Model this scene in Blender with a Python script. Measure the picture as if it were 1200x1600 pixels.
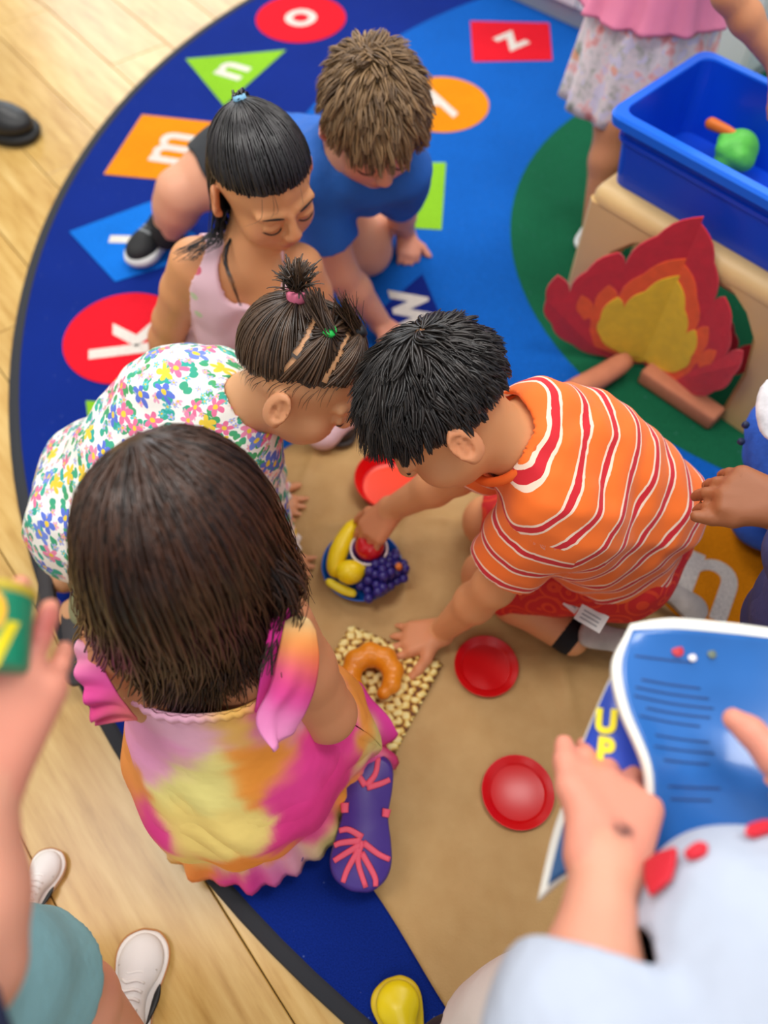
import bpy, bmesh, math, random
import numpy as np
from mathutils import Vector, Matrix

for _o in list(bpy.data.objects): bpy.data.objects.remove(_o)
SC = bpy.context.scene
COL = SC.collection
rng = np.random.default_rng(7)
random.seed(7)

# ------------------------------------------------------------------ camera
FPX, PITCH, CAMH = 1209.0, math.radians(31.0), 1.10      # focal length in px of the 1200x1600 frame, tilt from straight down, height
_s, _c = math.sin(PITCH), math.cos(PITCH)
cam = bpy.data.cameras.new('camera'); cam_o = bpy.data.objects.new('camera', cam); COL.objects.link(cam_o)
cam_o.location = (0, 0, CAMH); cam_o.rotation_euler = (PITCH, 0, 0)
cam.sensor_fit = 'VERTICAL'; cam.sensor_height = 36.0; cam.sensor_width = 27.0
cam.lens = 36.0 * FPX / 1600.0
cam.clip_start = 0.01; cam.clip_end = 50
cam.dof.use_dof = True; cam.dof.focus_distance = 0.80; cam.dof.aperture_fstop = 2.6
SC.camera = cam_o

# ------------------------------------------------------------------ world + ceiling lights
W = bpy.data.worlds.new('world'); SC.world = W; W.use_nodes = True
W.node_tree.nodes['Background'].inputs[0].default_value = (0.93, 0.96, 1.0, 1)
W.node_tree.nodes['Background'].inputs[1].default_value = 0.58
def ceiling_lamp(x, y, e, sx=1.2, sy=0.6, z=2.7):
    l = bpy.data.lights.new('ceiling_panel_light', 'AREA'); l.shape = 'RECTANGLE'; l.size = sx; l.size_y = sy
    l.energy = e; l.color = (1.0, 0.97, 0.92)
    o = bpy.data.objects.new('ceiling_panel_light', l); COL.objects.link(o); o.location = (x, y, z)
    return o
for (x, y, e) in ((-1.1, 0.5, 28), (0.7, 0.7, 30), (-0.9, 2.7, 40), (1.2, 2.7, 32), (0.0, -1.6, 18)):
    ceiling_lamp(x, y, e)
SC.view_settings.view_transform = 'Standard'; SC.view_settings.look = 'None'
SC.view_settings.exposure = 0.0; SC.view_settings.gamma = 1.0; SC.view_settings.use_curve_mapping = False

# ------------------------------------------------------------------ helpers
def P(px, py, z):
    """point at height z seen at photo pixel (px, py)"""
    u = (px - 600) / FPX; v = (800 - py) / FPX
    d = np.array([u, _s + v * _c, -_c + v * _s]); t = (CAMH - z) / -d[2]
    q = d * t; q[2] += CAMH
    return q
def A3(*a): return np.array(a, float)
def nrm(v):
    v = np.asarray(v, float); return v / (np.linalg.norm(v) + 1e-12)
def proj(V):
    """photo pixel and depth of points"""
    V = np.atleast_2d(np.asarray(V, float)); w = V - np.array([0, 0, CAMH]); d = w[:, 1] * _s - w[:, 2] * _c
    return 600 + FPX * w[:, 0] / d, 800 - FPX * (w[:, 1] * _c + w[:, 2] * _s) / d, d
def snap(o, px, py, lift=.001, rad=14):
    """point of a built mesh met at photo pixel (px, py), lifted off its surface"""
    me = o.data; n = len(me.vertices); co = np.empty(n * 3, np.float32); me.vertices.foreach_get('co', co); co = co.reshape(-1, 3).astype(float); nn = np.empty(n * 3, np.float32); me.vertices.foreach_get('normal', nn); nn = nn.reshape(-1, 3)
    x, y, d = proj(co); m = np.where((np.hypot(x - px, y - py) < rad) & (d > .05))[0]
    if len(m) == 0: m = np.array([np.argmin(np.hypot(x - px, y - py) + (d < .05) * 1e6)])
    i = m[np.argmin(d[m])]; z = co[i][2]; q = P(px, py, z); return q + nn[i] * lift
def lerp(a, b, t): return a + (b - a) * t
def lin(h):
    if not isinstance(h, str): return tuple(h) + (1,) if len(h) == 3 else tuple(h)
    h = h.lstrip('#'); o = []
    for i in (0, 2, 4):
        c = int(h[i:i+2], 16) / 255
        o.append(c / 12.92 if c <= .04045 else ((c + .055) / 1.055) ** 2.4)
    return tuple(o) + (1,)

class NT:
    """tiny node-tree builder"""
    def __init__(s, m):
        m.use_nodes = True; s.t = m.node_tree; s.b = s.t.nodes['Principled BSDF']
    def n(s, kind, **kw):
        nd = s.t.nodes.new('ShaderNode' + kind)
        for k, v in kw.items():
            if k.startswith('i_'):
                key = k[2:]; key = int(key) if key.isdigit() else key
                nd.inputs[key].default_value = v
            else: setattr(nd, k, v)
        return nd
    def l(s, a, b): s.t.links.new(a, b)
    def attr(s, name): return s.n('Attribute', attribute_name=name)
    def math(s, op, a, b=None, c=None):
        nd = s.n('Math', operation=op)
        for i, x in enumerate((a, b, c)):
            if x is None: continue
            if isinstance(x, (int, float)): nd.inputs[i].default_value = x
            else: s.l(x, nd.inputs[i])
        return nd.outputs[0]
    def mix(s, f, a, b, mode='MIX'):
        nd = s.n('Mix', data_type='RGBA', blend_type=mode)
        for i, x in ((0, f), (6, a), (7, b)):
            if isinstance(x, (int, float)): nd.inputs[i].default_value = x
            elif isinstance(x, (str, tuple)): nd.inputs[i].default_value = lin(x)
            else: s.l(x, nd.inputs[i])
        return nd.outputs[2]
    def ramp(s, f, stops, interp='LINEAR'):
        nd = s.n('ValToRGB'); cr = nd.color_ramp; cr.interpolation = interp
        while len(cr.elements) < len(stops): cr.elements.new(0.5)
        for e, (p, c) in zip(cr.elements, stops): e.position = p; e.color = lin(c)
        s.l(f, nd.inputs[0]); return nd.outputs[0]
    def noise(s, scale, vec=None, detail=2, rough=.5):
        nd = s.n('TexNoise'); nd.inputs['Scale'].default_value = scale; nd.inputs['Detail'].default_value = detail
        nd.inputs['Roughness'].default_value = rough
        if vec is not None: s.l(vec, nd.inputs['Vector'])
        return nd
    def obj(s): return s.n('TexCoord').outputs['Object']
    def bump(s, h, strength=.3, dist=.002):
        nd = s.n('Bump'); nd.inputs['Strength'].default_value = strength; nd.inputs['Distance'].default_value = dist
        s.l(h, nd.inputs['Height']); s.l(nd.outputs[0], s.b.inputs['Normal'])
    def color(s, c): s.l(c, s.b.inputs['Base Color'])

MATS = {}
def M(name, col, rough=.6, bump=0, bscale=600, bdist=.001, var=0, vscale=25, sheen=0, spec=.5, sss=0, metal=0, coat=0):
    if name in MATS: return MATS[name]
    m = bpy.data.materials.new(name); t = NT(m); b = t.b
    b.inputs['Base Color'].default_value = lin(col); b.inputs['Roughness'].default_value = rough
    b.inputs['Specular IOR Level'].default_value = spec; b.inputs['Metallic'].default_value = metal
    b.inputs['Coat Weight'].default_value = coat
    if sheen: b.inputs['Sheen Weight'].default_value = sheen; b.inputs['Sheen Roughness'].default_value = .5
    if sss:
        b.inputs['Subsurface Weight'].default_value = sss; b.inputs['Subsurface Radius'].default_value = (.01, .004, .002); b.inputs['Subsurface Scale'].default_value = .4
    if var:
        nz = t.noise(vscale, t.obj(), 3)
        c0 = lin(col); dk = tuple(x * (1 - var) for x in c0[:3]) + (1,); lt = tuple(min(1, x * (1 + var * .6)) for x in c0[:3]) + (1,)
        t.color(t.ramp(nz.outputs[0], [(.3, dk), (.7, lt)]))
    if bump:
        nz = t.noise(bscale, t.obj(), 2); t.bump(nz.outputs[0], bump, bdist)
    MATS[name] = m; return m
def M_attr(name, rough=.6, bump=0, bscale=500, bdist=.001, sss=0, sheen=0, spec=.5, aname='col', var=0, vscale=40):
    """colour from a colour attribute"""
    if name in MATS: return MATS[name]
    m = bpy.data.materials.new(name); t = NT(m); b = t.b
    c = t.attr(aname).outputs['Color']
    if var:
        nz = t.noise(vscale, t.obj(), 4)
        c = t.mix(1.0, c, t.ramp(nz.outputs[0], [(.25, (1 - var,) * 3), (.75, (1 + 0 * var,) * 3)]), 'MULTIPLY')
    t.color(c); b.inputs['Roughness'].default_value = rough; b.inputs['Specular IOR Level'].default_value = spec
    if sss:
        b.inputs['Subsurface Weight'].default_value = sss; b.inputs['Subsurface Radius'].default_value = (.012, .005, .003); b.inputs['Subsurface Scale'].default_value = .5
    if sheen: b.inputs['Sheen Weight'].default_value = sheen
    if bump:
        nz = t.noise(bscale, t.obj(), 2); t.bump(nz.outputs[0], bump, bdist)
    MATS[name] = m; return m

# ---- scene-graph helpers
def empty(name, loc, label, cat, group=None):
    o = bpy.data.objects.new(name, None); COL.objects.link(o); o.location = tuple(loc); o.empty_display_size = .05
    o['label'] = label; o['category'] = cat
    if group: o['group'] = group
    return o
# all meshes are authored in world coordinates; parents that are Empties sit at their base, parents that are meshes sit at the origin of their own parent
def mk(name, verts, faces, mat, parent=None, smooth=True, attrs=None, cols=None):
    verts = np.asarray(verts, np.float32)
    me = bpy.data.meshes.new(name)
    if isinstance(faces, np.ndarray):
        n, k = faces.shape
        me.vertices.add(len(verts)); me.vertices.foreach_set('co', verts.ravel())
        me.loops.add(n * k); me.loops.foreach_set('vertex_index', faces.astype(np.int32).ravel())
        me.polygons.add(n); me.polygons.foreach_set('loop_start', np.arange(0, n * k, k, dtype=np.int32))
        me.update(calc_edges=True); me.validate()
    else:
        me.from_pydata([tuple(map(float, v)) for v in verts], [], faces)
    me.polygons.foreach_set('use_smooth', [bool(smooth)] * len(me.polygons))
    if attrs:
        for k, a in attrs.items():
            at = me.attributes.new(k, 'FLOAT', 'POINT'); at.data.foreach_set('value', np.asarray(a, np.float32))
    if cols is not None:
        at = me.color_attributes.new('col', 'FLOAT_COLOR', 'POINT')
        c4 = np.ones((len(verts), 4), np.float32); c4[:, :3] = cols
        at.data.foreach_set('color', c4.ravel())
    me.update()
    if mat is not None: me.materials.append(mat)
    o = bpy.data.objects.new(name, me); COL.objects.link(o)
    if parent is not None:
        o.parent = parent
        off = parent.location if (parent.type == 'EMPTY' or parent.parent is None) else Vector((0, 0, 0))
        o.matrix_parent_inverse = Matrix.Translation(-off)
    return o
def tag(o, label, cat, group=None, kind=None):
    o['label'] = label
    if cat: o['category'] = cat
    if group: o['group'] = group
    if kind: o['kind'] = kind
    return o
def base_origin(o):
    """move a top-level mesh's origin to its base"""
    me = o.data; n = len(me.vertices); co = np.empty(n * 3, np.float32); me.vertices.foreach_get('co', co); co = co.reshape(-1, 3)
    b = A3(*(co.min(0) + co.max(0)) / 2); b[2] = co[:, 2].min()
    me.vertices.foreach_set('co', (co - b).astype(np.float32).ravel()); o.location = tuple(b); me.update(); return o

# ------------------------------------------------------------------ distance-field modeller
class Sdf:
    def __init__(s): s.p = []
    def cone(s, a, b, ra, rb=None, k=.012, clip=(), tag=0, sub=False):
        rb = ra if rb is None else rb
        a = np.asarray(a, float); b = np.asarray(b, float)
        s.p.append(('c', a, b, ra, rb, k, list(clip), tag, sub)); return s
    def chain(s, pts, k=.012, clip=(), tag=0):
        for (a, ra), (b, rb) in zip(pts[:-1], pts[1:]): s.cone(a, b, ra, rb, k, clip, tag)
        return s
    def ell(s, c, r, ax=None, k=.012, clip=(), tag=0, sub=False):
        ax = np.eye(3) if ax is None else np.asarray(ax, float)
        s.p.append(('e', np.asarray(c, float), np.asarray(r, float), ax, 0, k, list(clip), tag, sub)); return s
    def ball(s, c, r, k=.012, **kw): return s.cone(c, np.asarray(c, float) + 1e-5, r, r, k, **kw)
    @staticmethod
    def bb(p, infl):
        if p[0] == 'c':
            lo = np.minimum(p[1] - p[3], p[2] - p[4]); hi = np.maximum(p[1] + p[3], p[2] + p[4])
        else:
            e = np.sqrt(((p[3] * p[2][:, None]) ** 2).sum(0)); lo = p[1] - e; hi = p[1] + e
        return lo - max(infl, 0), hi + max(infl, 0)
    @staticmethod
    def dist(p, x, y, z, infl, useclip):
        if p[0] == 'c':
            a, b, ra, rb = p[1:5]; ba = b - a; L = float(ba @ ba)
            px, py, pz = x - a[0], y - a[1], z - a[2]
            t = np.clip((px * ba[0] + py * ba[1] + pz * ba[2]) / L, 0, 1)
            d = np.sqrt((px - ba[0] * t) ** 2 + (py - ba[1] * t) ** 2 + (pz - ba[2] * t) ** 2) - (ra + (rb - ra) * t) - infl
        else:
            c, r, ax = p[1:4]; r = r + infl
            px, py, pz = x - c[0], y - c[1], z - c[2]
            q = [px * ax[i][0] + py * ax[i][1] + pz * ax[i][2] for i in range(3)]
            k0 = np.sqrt(sum((q[i] / r[i]) ** 2 for i in range(3))); k1 = np.sqrt(sum((q[i] / r[i] ** 2) ** 2 for i in range(3))) + 1e-9
            d = k0 * (k0 - 1) / k1
        if useclip:
            for (pt, n) in p[6]:
                d = np.maximum(d, (x - pt[0]) * n[0] + (y - pt[1]) * n[1] + (z - pt[2]) * n[2])
        return d
    def eval(s, lo, n, h, infl=0, useclip=True):
        F = np.full(n, .1, np.float32)
        g = [lo[i] + h * np.arange(n[i]) for i in range(3)]
        for p in s.p:
            b0, b1 = s.bb(p, infl); m = max(p[5], 3 * h) + h
            i0 = np.maximum(np.floor((b0 - m - lo) / h).astype(int), 0); i1 = np.minimum(np.ceil((b1 + m - lo) / h).astype(int) + 1, n)
            if (i1 <= i0).any(): continue
            sl = tuple(slice(a, b) for a, b in zip(i0, i1))
            d = s.dist(p, g[0][sl[0], None, None], g[1][None, sl[1], None], g[2][None, None, sl[2]], infl, useclip)
            f = F[sl]; k = max(p[5], 1e-5)
            if p[8]: d = -d; w = np.clip(.5 - .5 * (f - d) / k, 0, 1); F[sl] = f + (d - f) * w + k * w * (1 - w)
            else: w = np.clip(.5 + .5 * (f - d) / k, 0, 1); F[sl] = f + (d - f) * w - k * w * (1 - w)
        return F
    def mesh(s, h=.003, shell=0, carve=None, post=None, floor=None):
        bbs = [s.bb(p, 0) for p in s.p if not p[8]]
        lo = np.min([b[0] for b in bbs], 0) - 4 * h; hi = np.max([b[1] for b in bbs], 0) + 4 * h
        n = np.ceil((hi - lo) / h).astype(int) + 1
        F = s.eval(lo, n, h)
        if shell:
            I = s.eval(lo, n, h, -shell, False); F = np.maximum(F, -I)
        if carve is not None:
            C = carve.eval(lo, n, h); F = np.maximum(F, -C)
        if floor is not None: F = np.maximum(F, (floor - (lo[2] + h * np.arange(n[2])))[None, None, :].astype(np.float32))
        return surface_nets(F, lo, h)
    def nearest(s, v):
        """tag of the nearest primitive for each vertex"""
        D = np.stack([s.dist(p, v[:, 0], v[:, 1], v[:, 2], 0, False) for p in s.p if not p[8]])
        T = np.array([p[7] for p in s.p if not p[8]])
        return T[D.argmin(0)]
def surface_nets(F, lo, h):
    S = F < 0; nx, ny, nz = F.shape
    cnt = np.zeros((nx - 1, ny - 1, nz - 1), np.int8); offs = [(i, j, k) for i in (0, 1) for j in (0, 1) for k in (0, 1)]
    for (i, j, k) in offs: cnt += S[i:nx - 1 + i, j:ny - 1 + j, k:nz - 1 + k]
    act = (cnt > 0) & (cnt < 8); idx = np.argwhere(act)
    vid = np.full(cnt.shape, -1, np.int32); vid[act] = np.arange(len(idx))
    acc = np.zeros((len(idx), 3)); c = np.zeros(len(idx))
    for a in offs:
        for ax in range(3):
            if a[ax]: continue
            b = list(a); b[ax] = 1
            f0 = F[idx[:, 0] + a[0], idx[:, 1] + a[1], idx[:, 2] + a[2]].astype(float); f1 = F[idx[:, 0] + b[0], idx[:, 1] + b[1], idx[:, 2] + b[2]].astype(float)
            m = (f0 < 0) != (f1 < 0); t = f0[m] / (f0[m] - f1[m])
            q = np.tile(np.array(a, float), (m.sum(), 1)); q[:, ax] += t; acc[m] += q; c[m] += 1
    V = np.asarray(lo) + h * (idx + acc / c[:, None])
    Q = []
    for ax in range(3):
        o1, o2 = (ax + 1) % 3, (ax + 2) % 3
        A_ = [slice(None)] * 3; B_ = [slice(None)] * 3
        A_[ax] = slice(0, -1); B_[ax] = slice(1, None)
        ch = S[tuple(A_)] != S[tuple(B_)]
        e = np.argwhere(ch); e = e[(e[:, o1] > 0) & (e[:, o2] > 0) & (e[:, o1] < cnt.shape[o1]) & (e[:, o2] < cnt.shape[o2])]
        inside = S[tuple(e.T)]
        def cell(d1, d2):
            q = e.copy(); q[:, o1] -= d1; q[:, o2] -= d2; return vid[tuple(q.T)]
        q = np.stack([cell(0, 0), cell(1, 0), cell(1, 1), cell(0, 1)], 1)
        q[~inside] = q[~inside][:, ::-1]; Q.append(q)
    return V, np.concatenate(Q)
def smooth_mesh(V, Q, it=2, lam=.5):
    V = V.copy()
    for _ in range(it):
        acc = np.zeros_like(V); c = np.zeros(len(V))
        for i in range(4):
            a, b = Q[:, i], Q[:, (i + 1) % 4]
            np.add.at(acc, a, V[b]); np.add.at(acc, b, V[a]); np.add.at(c, a, 1); np.add.at(c, b, 1)
        V += lam * (acc / np.maximum(c, 1)[:, None] - V)
    return V
def vnormals(V, Q):
    n = np.cross(V[Q[:, 2]] - V[Q[:, 0]], V[Q[:, 3]] - V[Q[:, 1]]); N = np.zeros_like(V)
    for i in range(4): np.add.at(N, Q[:, i], n)
    return N / (np.linalg.norm(N, axis=1, keepdims=True) + 1e-12)

# ------------------------------------------------------------------ mesh shapes
def lathe(prof, c, seg=40, axis=None):
    """closed profile list of (r, z) turned about z at c"""
    pp = [prof[0]]                                    # extra rings beside every corner keep the edges crisp
    for i in range(1, len(prof) - 1):
        p, q, r = (np.array(x, float) for x in prof[i - 1:i + 2]); a, b = min(.0006, np.linalg.norm(p - q) * .3), min(.0006, np.linalg.norm(r - q) * .3)
        pp += [tuple(q + nrm(p - q) * a), tuple(q + nrm(r - q) * b)]
    prof = pp + [prof[-1]]
    th = np.linspace(0, 2 * np.pi, seg, endpoint=False); n = len(prof)
    V = np.array([[c[0] + r * np.cos(t), c[1] + r * np.sin(t), c[2] + z] for t in th for (r, z) in prof])
    Fc = [(i * n + j, ((i + 1) % seg) * n + j, ((i + 1) % seg) * n + j + 1, i * n + j + 1) for i in range(seg) for j in range(n - 1)]
    return V, np.array(Fc)
def prism(poly, z0, z1):
    """2-D outline (ccw) extruded in z"""
    n = len(poly); V = [(x, y, z0) for x, y in poly] + [(x, y, z1) for x, y in poly]
    Fc = [tuple(range(n))[::-1], tuple(range(n, 2 * n))] + [(i, (i + 1) % n, n + (i + 1) % n, n + i) for i in range(n)]
    return V, Fc
def frame_pts(V, o, ex, ey, ez):
    V = np.asarray(V, float); return np.asarray(o) + V[:, :1] * ex + V[:, 1:2] * ey + V[:, 2:3] * ez
def tube(pts, rad, seg=8, flat=1.0, nref=None):
    """tube through points with radius list; closed ends"""
    pts = np.asarray(pts, float); n = len(pts); rad = np.broadcast_to(np.asarray(rad, float), (n,))
    T = np.gradient(pts, axis=0); T /= np.linalg.norm(T, axis=1, keepdims=True) + 1e-12
    ref = np.array([0, 0, 1.]) if nref is None else np.asarray(nref, float)
    V = []
    for p, t, r in zip(pts, T, rad):
        b = np.cross(t, ref)
        if np.linalg.norm(b) < 1e-4: b = np.cross(t, [1, 0, 0])
        b /= np.linalg.norm(b); nn = np.cross(b, t)
        for k in range(seg):
            a = 2 * np.pi * k / seg; V.append(p + r * (np.cos(a) * b + flat * np.sin(a) * nn))
    Fc = [(i * seg + k, i * seg + (k + 1) % seg, (i + 1) * seg + (k + 1) % seg, (i + 1) * seg + k) for i in range(n - 1) for k in range(seg)]
    Fc += [tuple(range(seg))[::-1], tuple((n - 1) * seg + k for k in range(seg))]
    return V, Fc
def sheet(G, th):
    """thick sheet over an (m,n,3) grid of points"""
    G = np.asarray(G, float); m, n, _ = G.shape
    du = np.gradient(G, axis=0); dv = np.gradient(G, axis=1); N = np.cross(du, dv); N /= np.linalg.norm(N, axis=2, keepdims=True) + 1e-12
    A_ = (G + N * th / 2).reshape(-1, 3); B_ = (G - N * th / 2).reshape(-1, 3); k = m * n
    id_ = np.arange(k).reshape(m, n)
    q = np.stack([id_[:-1, :-1], id_[1:, :-1], id_[1:, 1:], id_[:-1, 1:]], -1).reshape(-1, 4)
    Fc = [q, q[:, ::-1] + k]
    bd = np.concatenate([id_[0, :], id_[1:, -1], id_[-1, -2::-1], id_[-2:0:-1, 0]])
    r = np.roll(bd, -1); Fc.append(np.stack([bd, r, r + k, bd + k], 1))
    return np.concatenate([A_, B_]), np.concatenate(Fc)
def catmull(ctrl, n):
    """smooth curve through control points"""
    c = np.asarray(ctrl, float); c = np.vstack([2 * c[0] - c[1], c, 2 * c[-1] - c[-2]]); m = len(c) - 3; out = []
    for x in np.linspace(0, m - 1e-9, n):
        i = int(x); t = x - i; p0, p1, p2, p3 = c[i:i + 4]
        out.append(.5 * (2 * p1 + (p2 - p0) * t + (2 * p0 - 5 * p1 + 4 * p2 - p3) * t ** 2 + (3 * p1 - p0 - 3 * p2 + p3) * t ** 3))
    return np.array(out)
def catmull_grid(C, m, n):
    C = np.asarray(C, float)
    R = np.stack([catmull(C[i], n) for i in range(C.shape[0])]); return np.stack([catmull(R[:, j], m) for j in range(n)], 1)
def text_mesh(s, size, depth=.0006, bold=.0):
    cu = bpy.data.curves.new('tmp', 'FONT'); cu.body = s; cu.size = size; cu.extrude = depth; cu.offset = bold; cu.align_x = 'CENTER'; cu.align_y = 'CENTER'; cu.resolution_u = 6
    o = bpy.data.objects.new('tmp', cu); COL.objects.link(o); bpy.context.view_layer.update()
    me = bpy.data.meshes.new_from_object(o.evaluated_get(bpy.context.evaluated_depsgraph_get()))
    V = np.array([v.co[:] for v in me.vertices]); Fc = [tuple(p.vertices) for p in me.polygons]
    bpy.data.objects.remove(o); bpy.data.curves.remove(cu); bpy.data.meshes.remove(me)
    V[:, 0] -= (V[:, 0].min() + V[:, 0].max()) / 2; V[:, 1] -= (V[:, 1].min() + V[:, 1].max()) / 2
    return V, Fc
# ------------------------------------------------------------------ floor of wood planks
FZ = -0.010
pd = nrm((P(460, 1600, FZ) - P(315, 1367, FZ))); pd = nrm(A3(pd[0], pd[1], 0)); pn = A3(-pd[1], pd[0], 0)
fm = bpy.data.materials.new('wood_plank'); t = NT(fm)
oi = t.n('ObjectInfo'); tc = t.obj()
mp = t.n('Mapping'); mp.inputs['Scale'].default_value = (3.2, 26, 1); t.l(tc, mp.inputs[0])
ad = t.n('VectorMath', operation='ADD'); t.l(mp.outputs[0], ad.inputs[0])
cx = t.n('CombineXYZ'); t.l(t.math('MULTIPLY', oi.outputs['Random'], 40.0), cx.inputs[0]); t.l(t.math('MULTIPLY', oi.outputs['Random'], 17.0), cx.inputs[1]); t.l(cx.outputs[0], ad.inputs[1])
nz = t.noise(2.2, ad.outputs[0], 6, .6); nz2 = t.noise(.9, ad.outputs[0], 3)
c1 = t.ramp(nz.outputs[0], [(.28, '#b88f48'), (.45, '#cfa962'), (.62, '#dab874'), (.8, '#e2c588')])
c2 = t.ramp(nz2.outputs[0], [(.3, '#dfc9a0'), (.7, '#ffffff')])
c3 = t.mix(.55, c1, c2, 'MULTIPLY')
tone = t.ramp(oi.outputs['Random'], [(0, (.88, .86, .82)), (1, (1, 1, 1))])
t.color(t.mix(1.0, c3, tone, 'MULTIPLY')); t.b.inputs['Roughness'].default_value = .30
t.bump(nz.outputs[0], .08, .001)
sub_m = M('floor_substrate', '#5d4a2c', .9)
fl = mk('floor', *[np.array([(-4, -1.5, FZ - .012), (5, -1.5, FZ - .012), (5, 6, FZ - .012), (-4, 6, FZ - .012)]), [(0, 1, 2, 3)]], sub_m, None, False)
fl['kind'] = 'structure'
PW, PL, GAP = 0.165, 1.05, 0.0016
def plank_mesh(w, l, th=.010):
    b = .0012
    xs = [-l / 2, l / 2]; ys = [-w / 2, w / 2]
    V = []; 
    for (z, ins) in ((-th, 0), (-b, 0), (0, b)):
        V += [(xs[0] + ins, ys[0] + ins, z), (xs[1] - ins, ys[0] + ins, z), (xs[1] - ins, ys[1] - ins, z), (xs[0] + ins, ys[1] - ins, z)]
    Fc = [(8, 9, 10, 11)]
    for r in (0, 4): Fc += [(r + i, r + (i + 1) % 4, r + 4 + (i + 1) % 4, r + 4 + i) for i in range(4)]
    me = bpy.data.meshes.new('plank'); me.from_pydata(V, [], Fc); me.materials.append(fm); return me
pme = plank_mesh(PW - GAP, PL - GAP)
ang = math.atan2(pd[1], pd[0]); base = P(315, 1367, FZ); RC = A3(.926, 1.295, 0); RR = 1.652
for i in range(-14, 20):
    for j in range(-4, 5):
        # a seam passes through the seam seen in the photo
        c = base + pn * (PW * (i + .5)) + pd * (PL * (j + [.0, .37, .71][i % 3]) + .12)
        if c[0] < -1.75 or c[0] > 1.6 or c[1] < -.75 or c[1] > 3.2: continue
        cs = [c + pd * a * PL / 2 + pn * b * PW / 2 for a in (-1, 1) for b in (-1, 1)]
        if max(np.hypot(q[0] - RC[0], q[1] - RC[1]) for q in cs) < RR - .12: continue
        o = bpy.data.objects.new('plank', pme); COL.objects.link(o); o.parent = fl
        o.location = (c[0], c[1], FZ); o.rotation_euler = (0, 0, ang)

# ------------------------------------------------------------------ far walls of the room and a window
WL = M('wall_paint', '#d8d6cf', .8, .1, 80)
def wall(name, x0, x1, y0, y1, z0, z1, par=None):
    V = [(x, y, z) for z in (z0, z1) for (x, y) in ((x0, y0), (x1, y0), (x1, y1), (x0, y1))]
    return V, [(3, 2, 1, 0), (4, 5, 6, 7)] + [(i, (i + 1) % 4, 4 + (i + 1) % 4, 4 + i) for i in range(4)]
def joinm(parts):
    V, Fc = [], []
    for v, f in parts: k = len(V); V += list(v); Fc += [tuple(i + k for i in q) for q in f]
    return V, Fc
WX0, WX1, WZ0, WZ1, WY = -1.75, -.55, .55, 1.75, 4.1
wb = mk('wall_back', *joinm([wall('', -3, WX0, WY, WY + .1, FZ - .02, 2.75), wall('', WX1, 3.6, WY, WY + .1, FZ - .02, 2.75), wall('', WX0, WX1, WY, WY + .1, FZ - .02, WZ0), wall('', WX0, WX1, WY, WY + .1, WZ1, 2.75)]), WL, None, False); wb['kind'] = 'structure'
wl = mk('wall_left', *wall('', -3.1, -3.0, -1.5, WY + .1, FZ - .02, 2.75), WL, None, False); wl['kind'] = 'structure'
WFm = M('window_white', '#e8e8e6', .5); th_ = .04
wf_ = mk('window_1', *joinm([wall('', WX0, WX0 + th_, WY, WY + .08, WZ0, WZ1), wall('', WX1 - th_, WX1, WY, WY + .08, WZ0, WZ1), wall('', WX0 + th_, WX1 - th_, WY, WY + .08, WZ0, WZ0 + th_), wall('', WX0 + th_, WX1 - th_, WY, WY + .08, WZ1 - th_, WZ1), wall('', -1.17, -1.13, WY, WY + .08, WZ0 + th_, WZ1 - th_)]), WFm, None, False); wf_['kind'] = 'structure'
dl = bpy.data.materials.new('daylight_pane'); t = NT(dl); t.b.inputs['Base Color'].default_value = (.8, .9, 1, 1); t.b.inputs['Emission Color'].default_value = (.80, .90, 1, 1); t.b.inputs['Emission Strength'].default_value = 4.6
for (a, b) in ((WX0 + th_, -1.17), (-1.13, WX1 - th_)): mk('pane', *wall('', a, b, WY + .03, WY + .036, WZ0 + th_, WZ1 - th_), dl, wf_, False)

# ------------------------------------------------------------------ round rug
def carpet(name, col, speck=True):
    if name in MATS: return MATS[name]
    m = bpy.data.materials.new(name); t = NT(m); tc = t.obj()
    n1 = t.noise(650, tc, 2, .7); n2 = t.noise(5, tc, 3)
    c0 = lin(col); dk = tuple(x * .62 for x in c0[:3]); lt = tuple(min(1, x * 1.35 + .004) for x in c0[:3])
    c = t.ramp(n1.outputs[0], [(.3, dk), (.7, lt)])
    c = t.mix(.5, c, t.ramp(n2.outputs[0], [(.3, (.8, .8, .82)), (.7, (1.1, 1.1, 1.1))]), 'MULTIPLY')
    if speck:
        v = t.n('TexVoronoi'); v.inputs['Scale'].default_value = 75; v.inputs['Randomness'].default_value = 1; t.l(tc, v.inputs['Vector'])
        n3 = t.noise(9, tc, 2)
        near = t.math('LESS_THAN', v.outputs['Distance'], .085); pick = t.math('GREATER_THAN', v.outputs['Color'], .62)
        f = t.math('MULTIPLY', t.math('MULTIPLY', near, pick), .30)
        c = t.mix(f, c, '#8fa6d8')
    t.color(c); t.b.inputs['Roughness'].default_value = .95; t.b.inputs['Specular IOR Level'].default_value = .12
    t.bump(n1.outputs[0], .6, .003); MATS[name] = m; return m
NAVY = carpet('rug_navy', '#06267f'); MID = carpet('rug_blue', '#085cb8'); GRN = carpet('rug_green', '#12603f')
def disc_poly(c, r, n): return [(c[0] + r * math.cos(2 * math.pi * i / n), c[1] + r * math.sin(2 * math.pi * i / n)) for i in range(n)]
rug = mk('rug', *prism(disc_poly(RC, RR - .012, 160), FZ + .0004, -.0016), NAVY, None, False)
tag(rug, 'round blue alphabet rug with green centre under the children', 'rug')
mk('blue_ring', *prism(disc_poly(RC, 1.215, 140), -.0016, -.0010), MID, rug, False)
mk('green_centre', *prism(disc_poly(RC + A3(-.005, .012, 0), .655, 100), -.0010, -.0005), GRN, rug, False)
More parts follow.
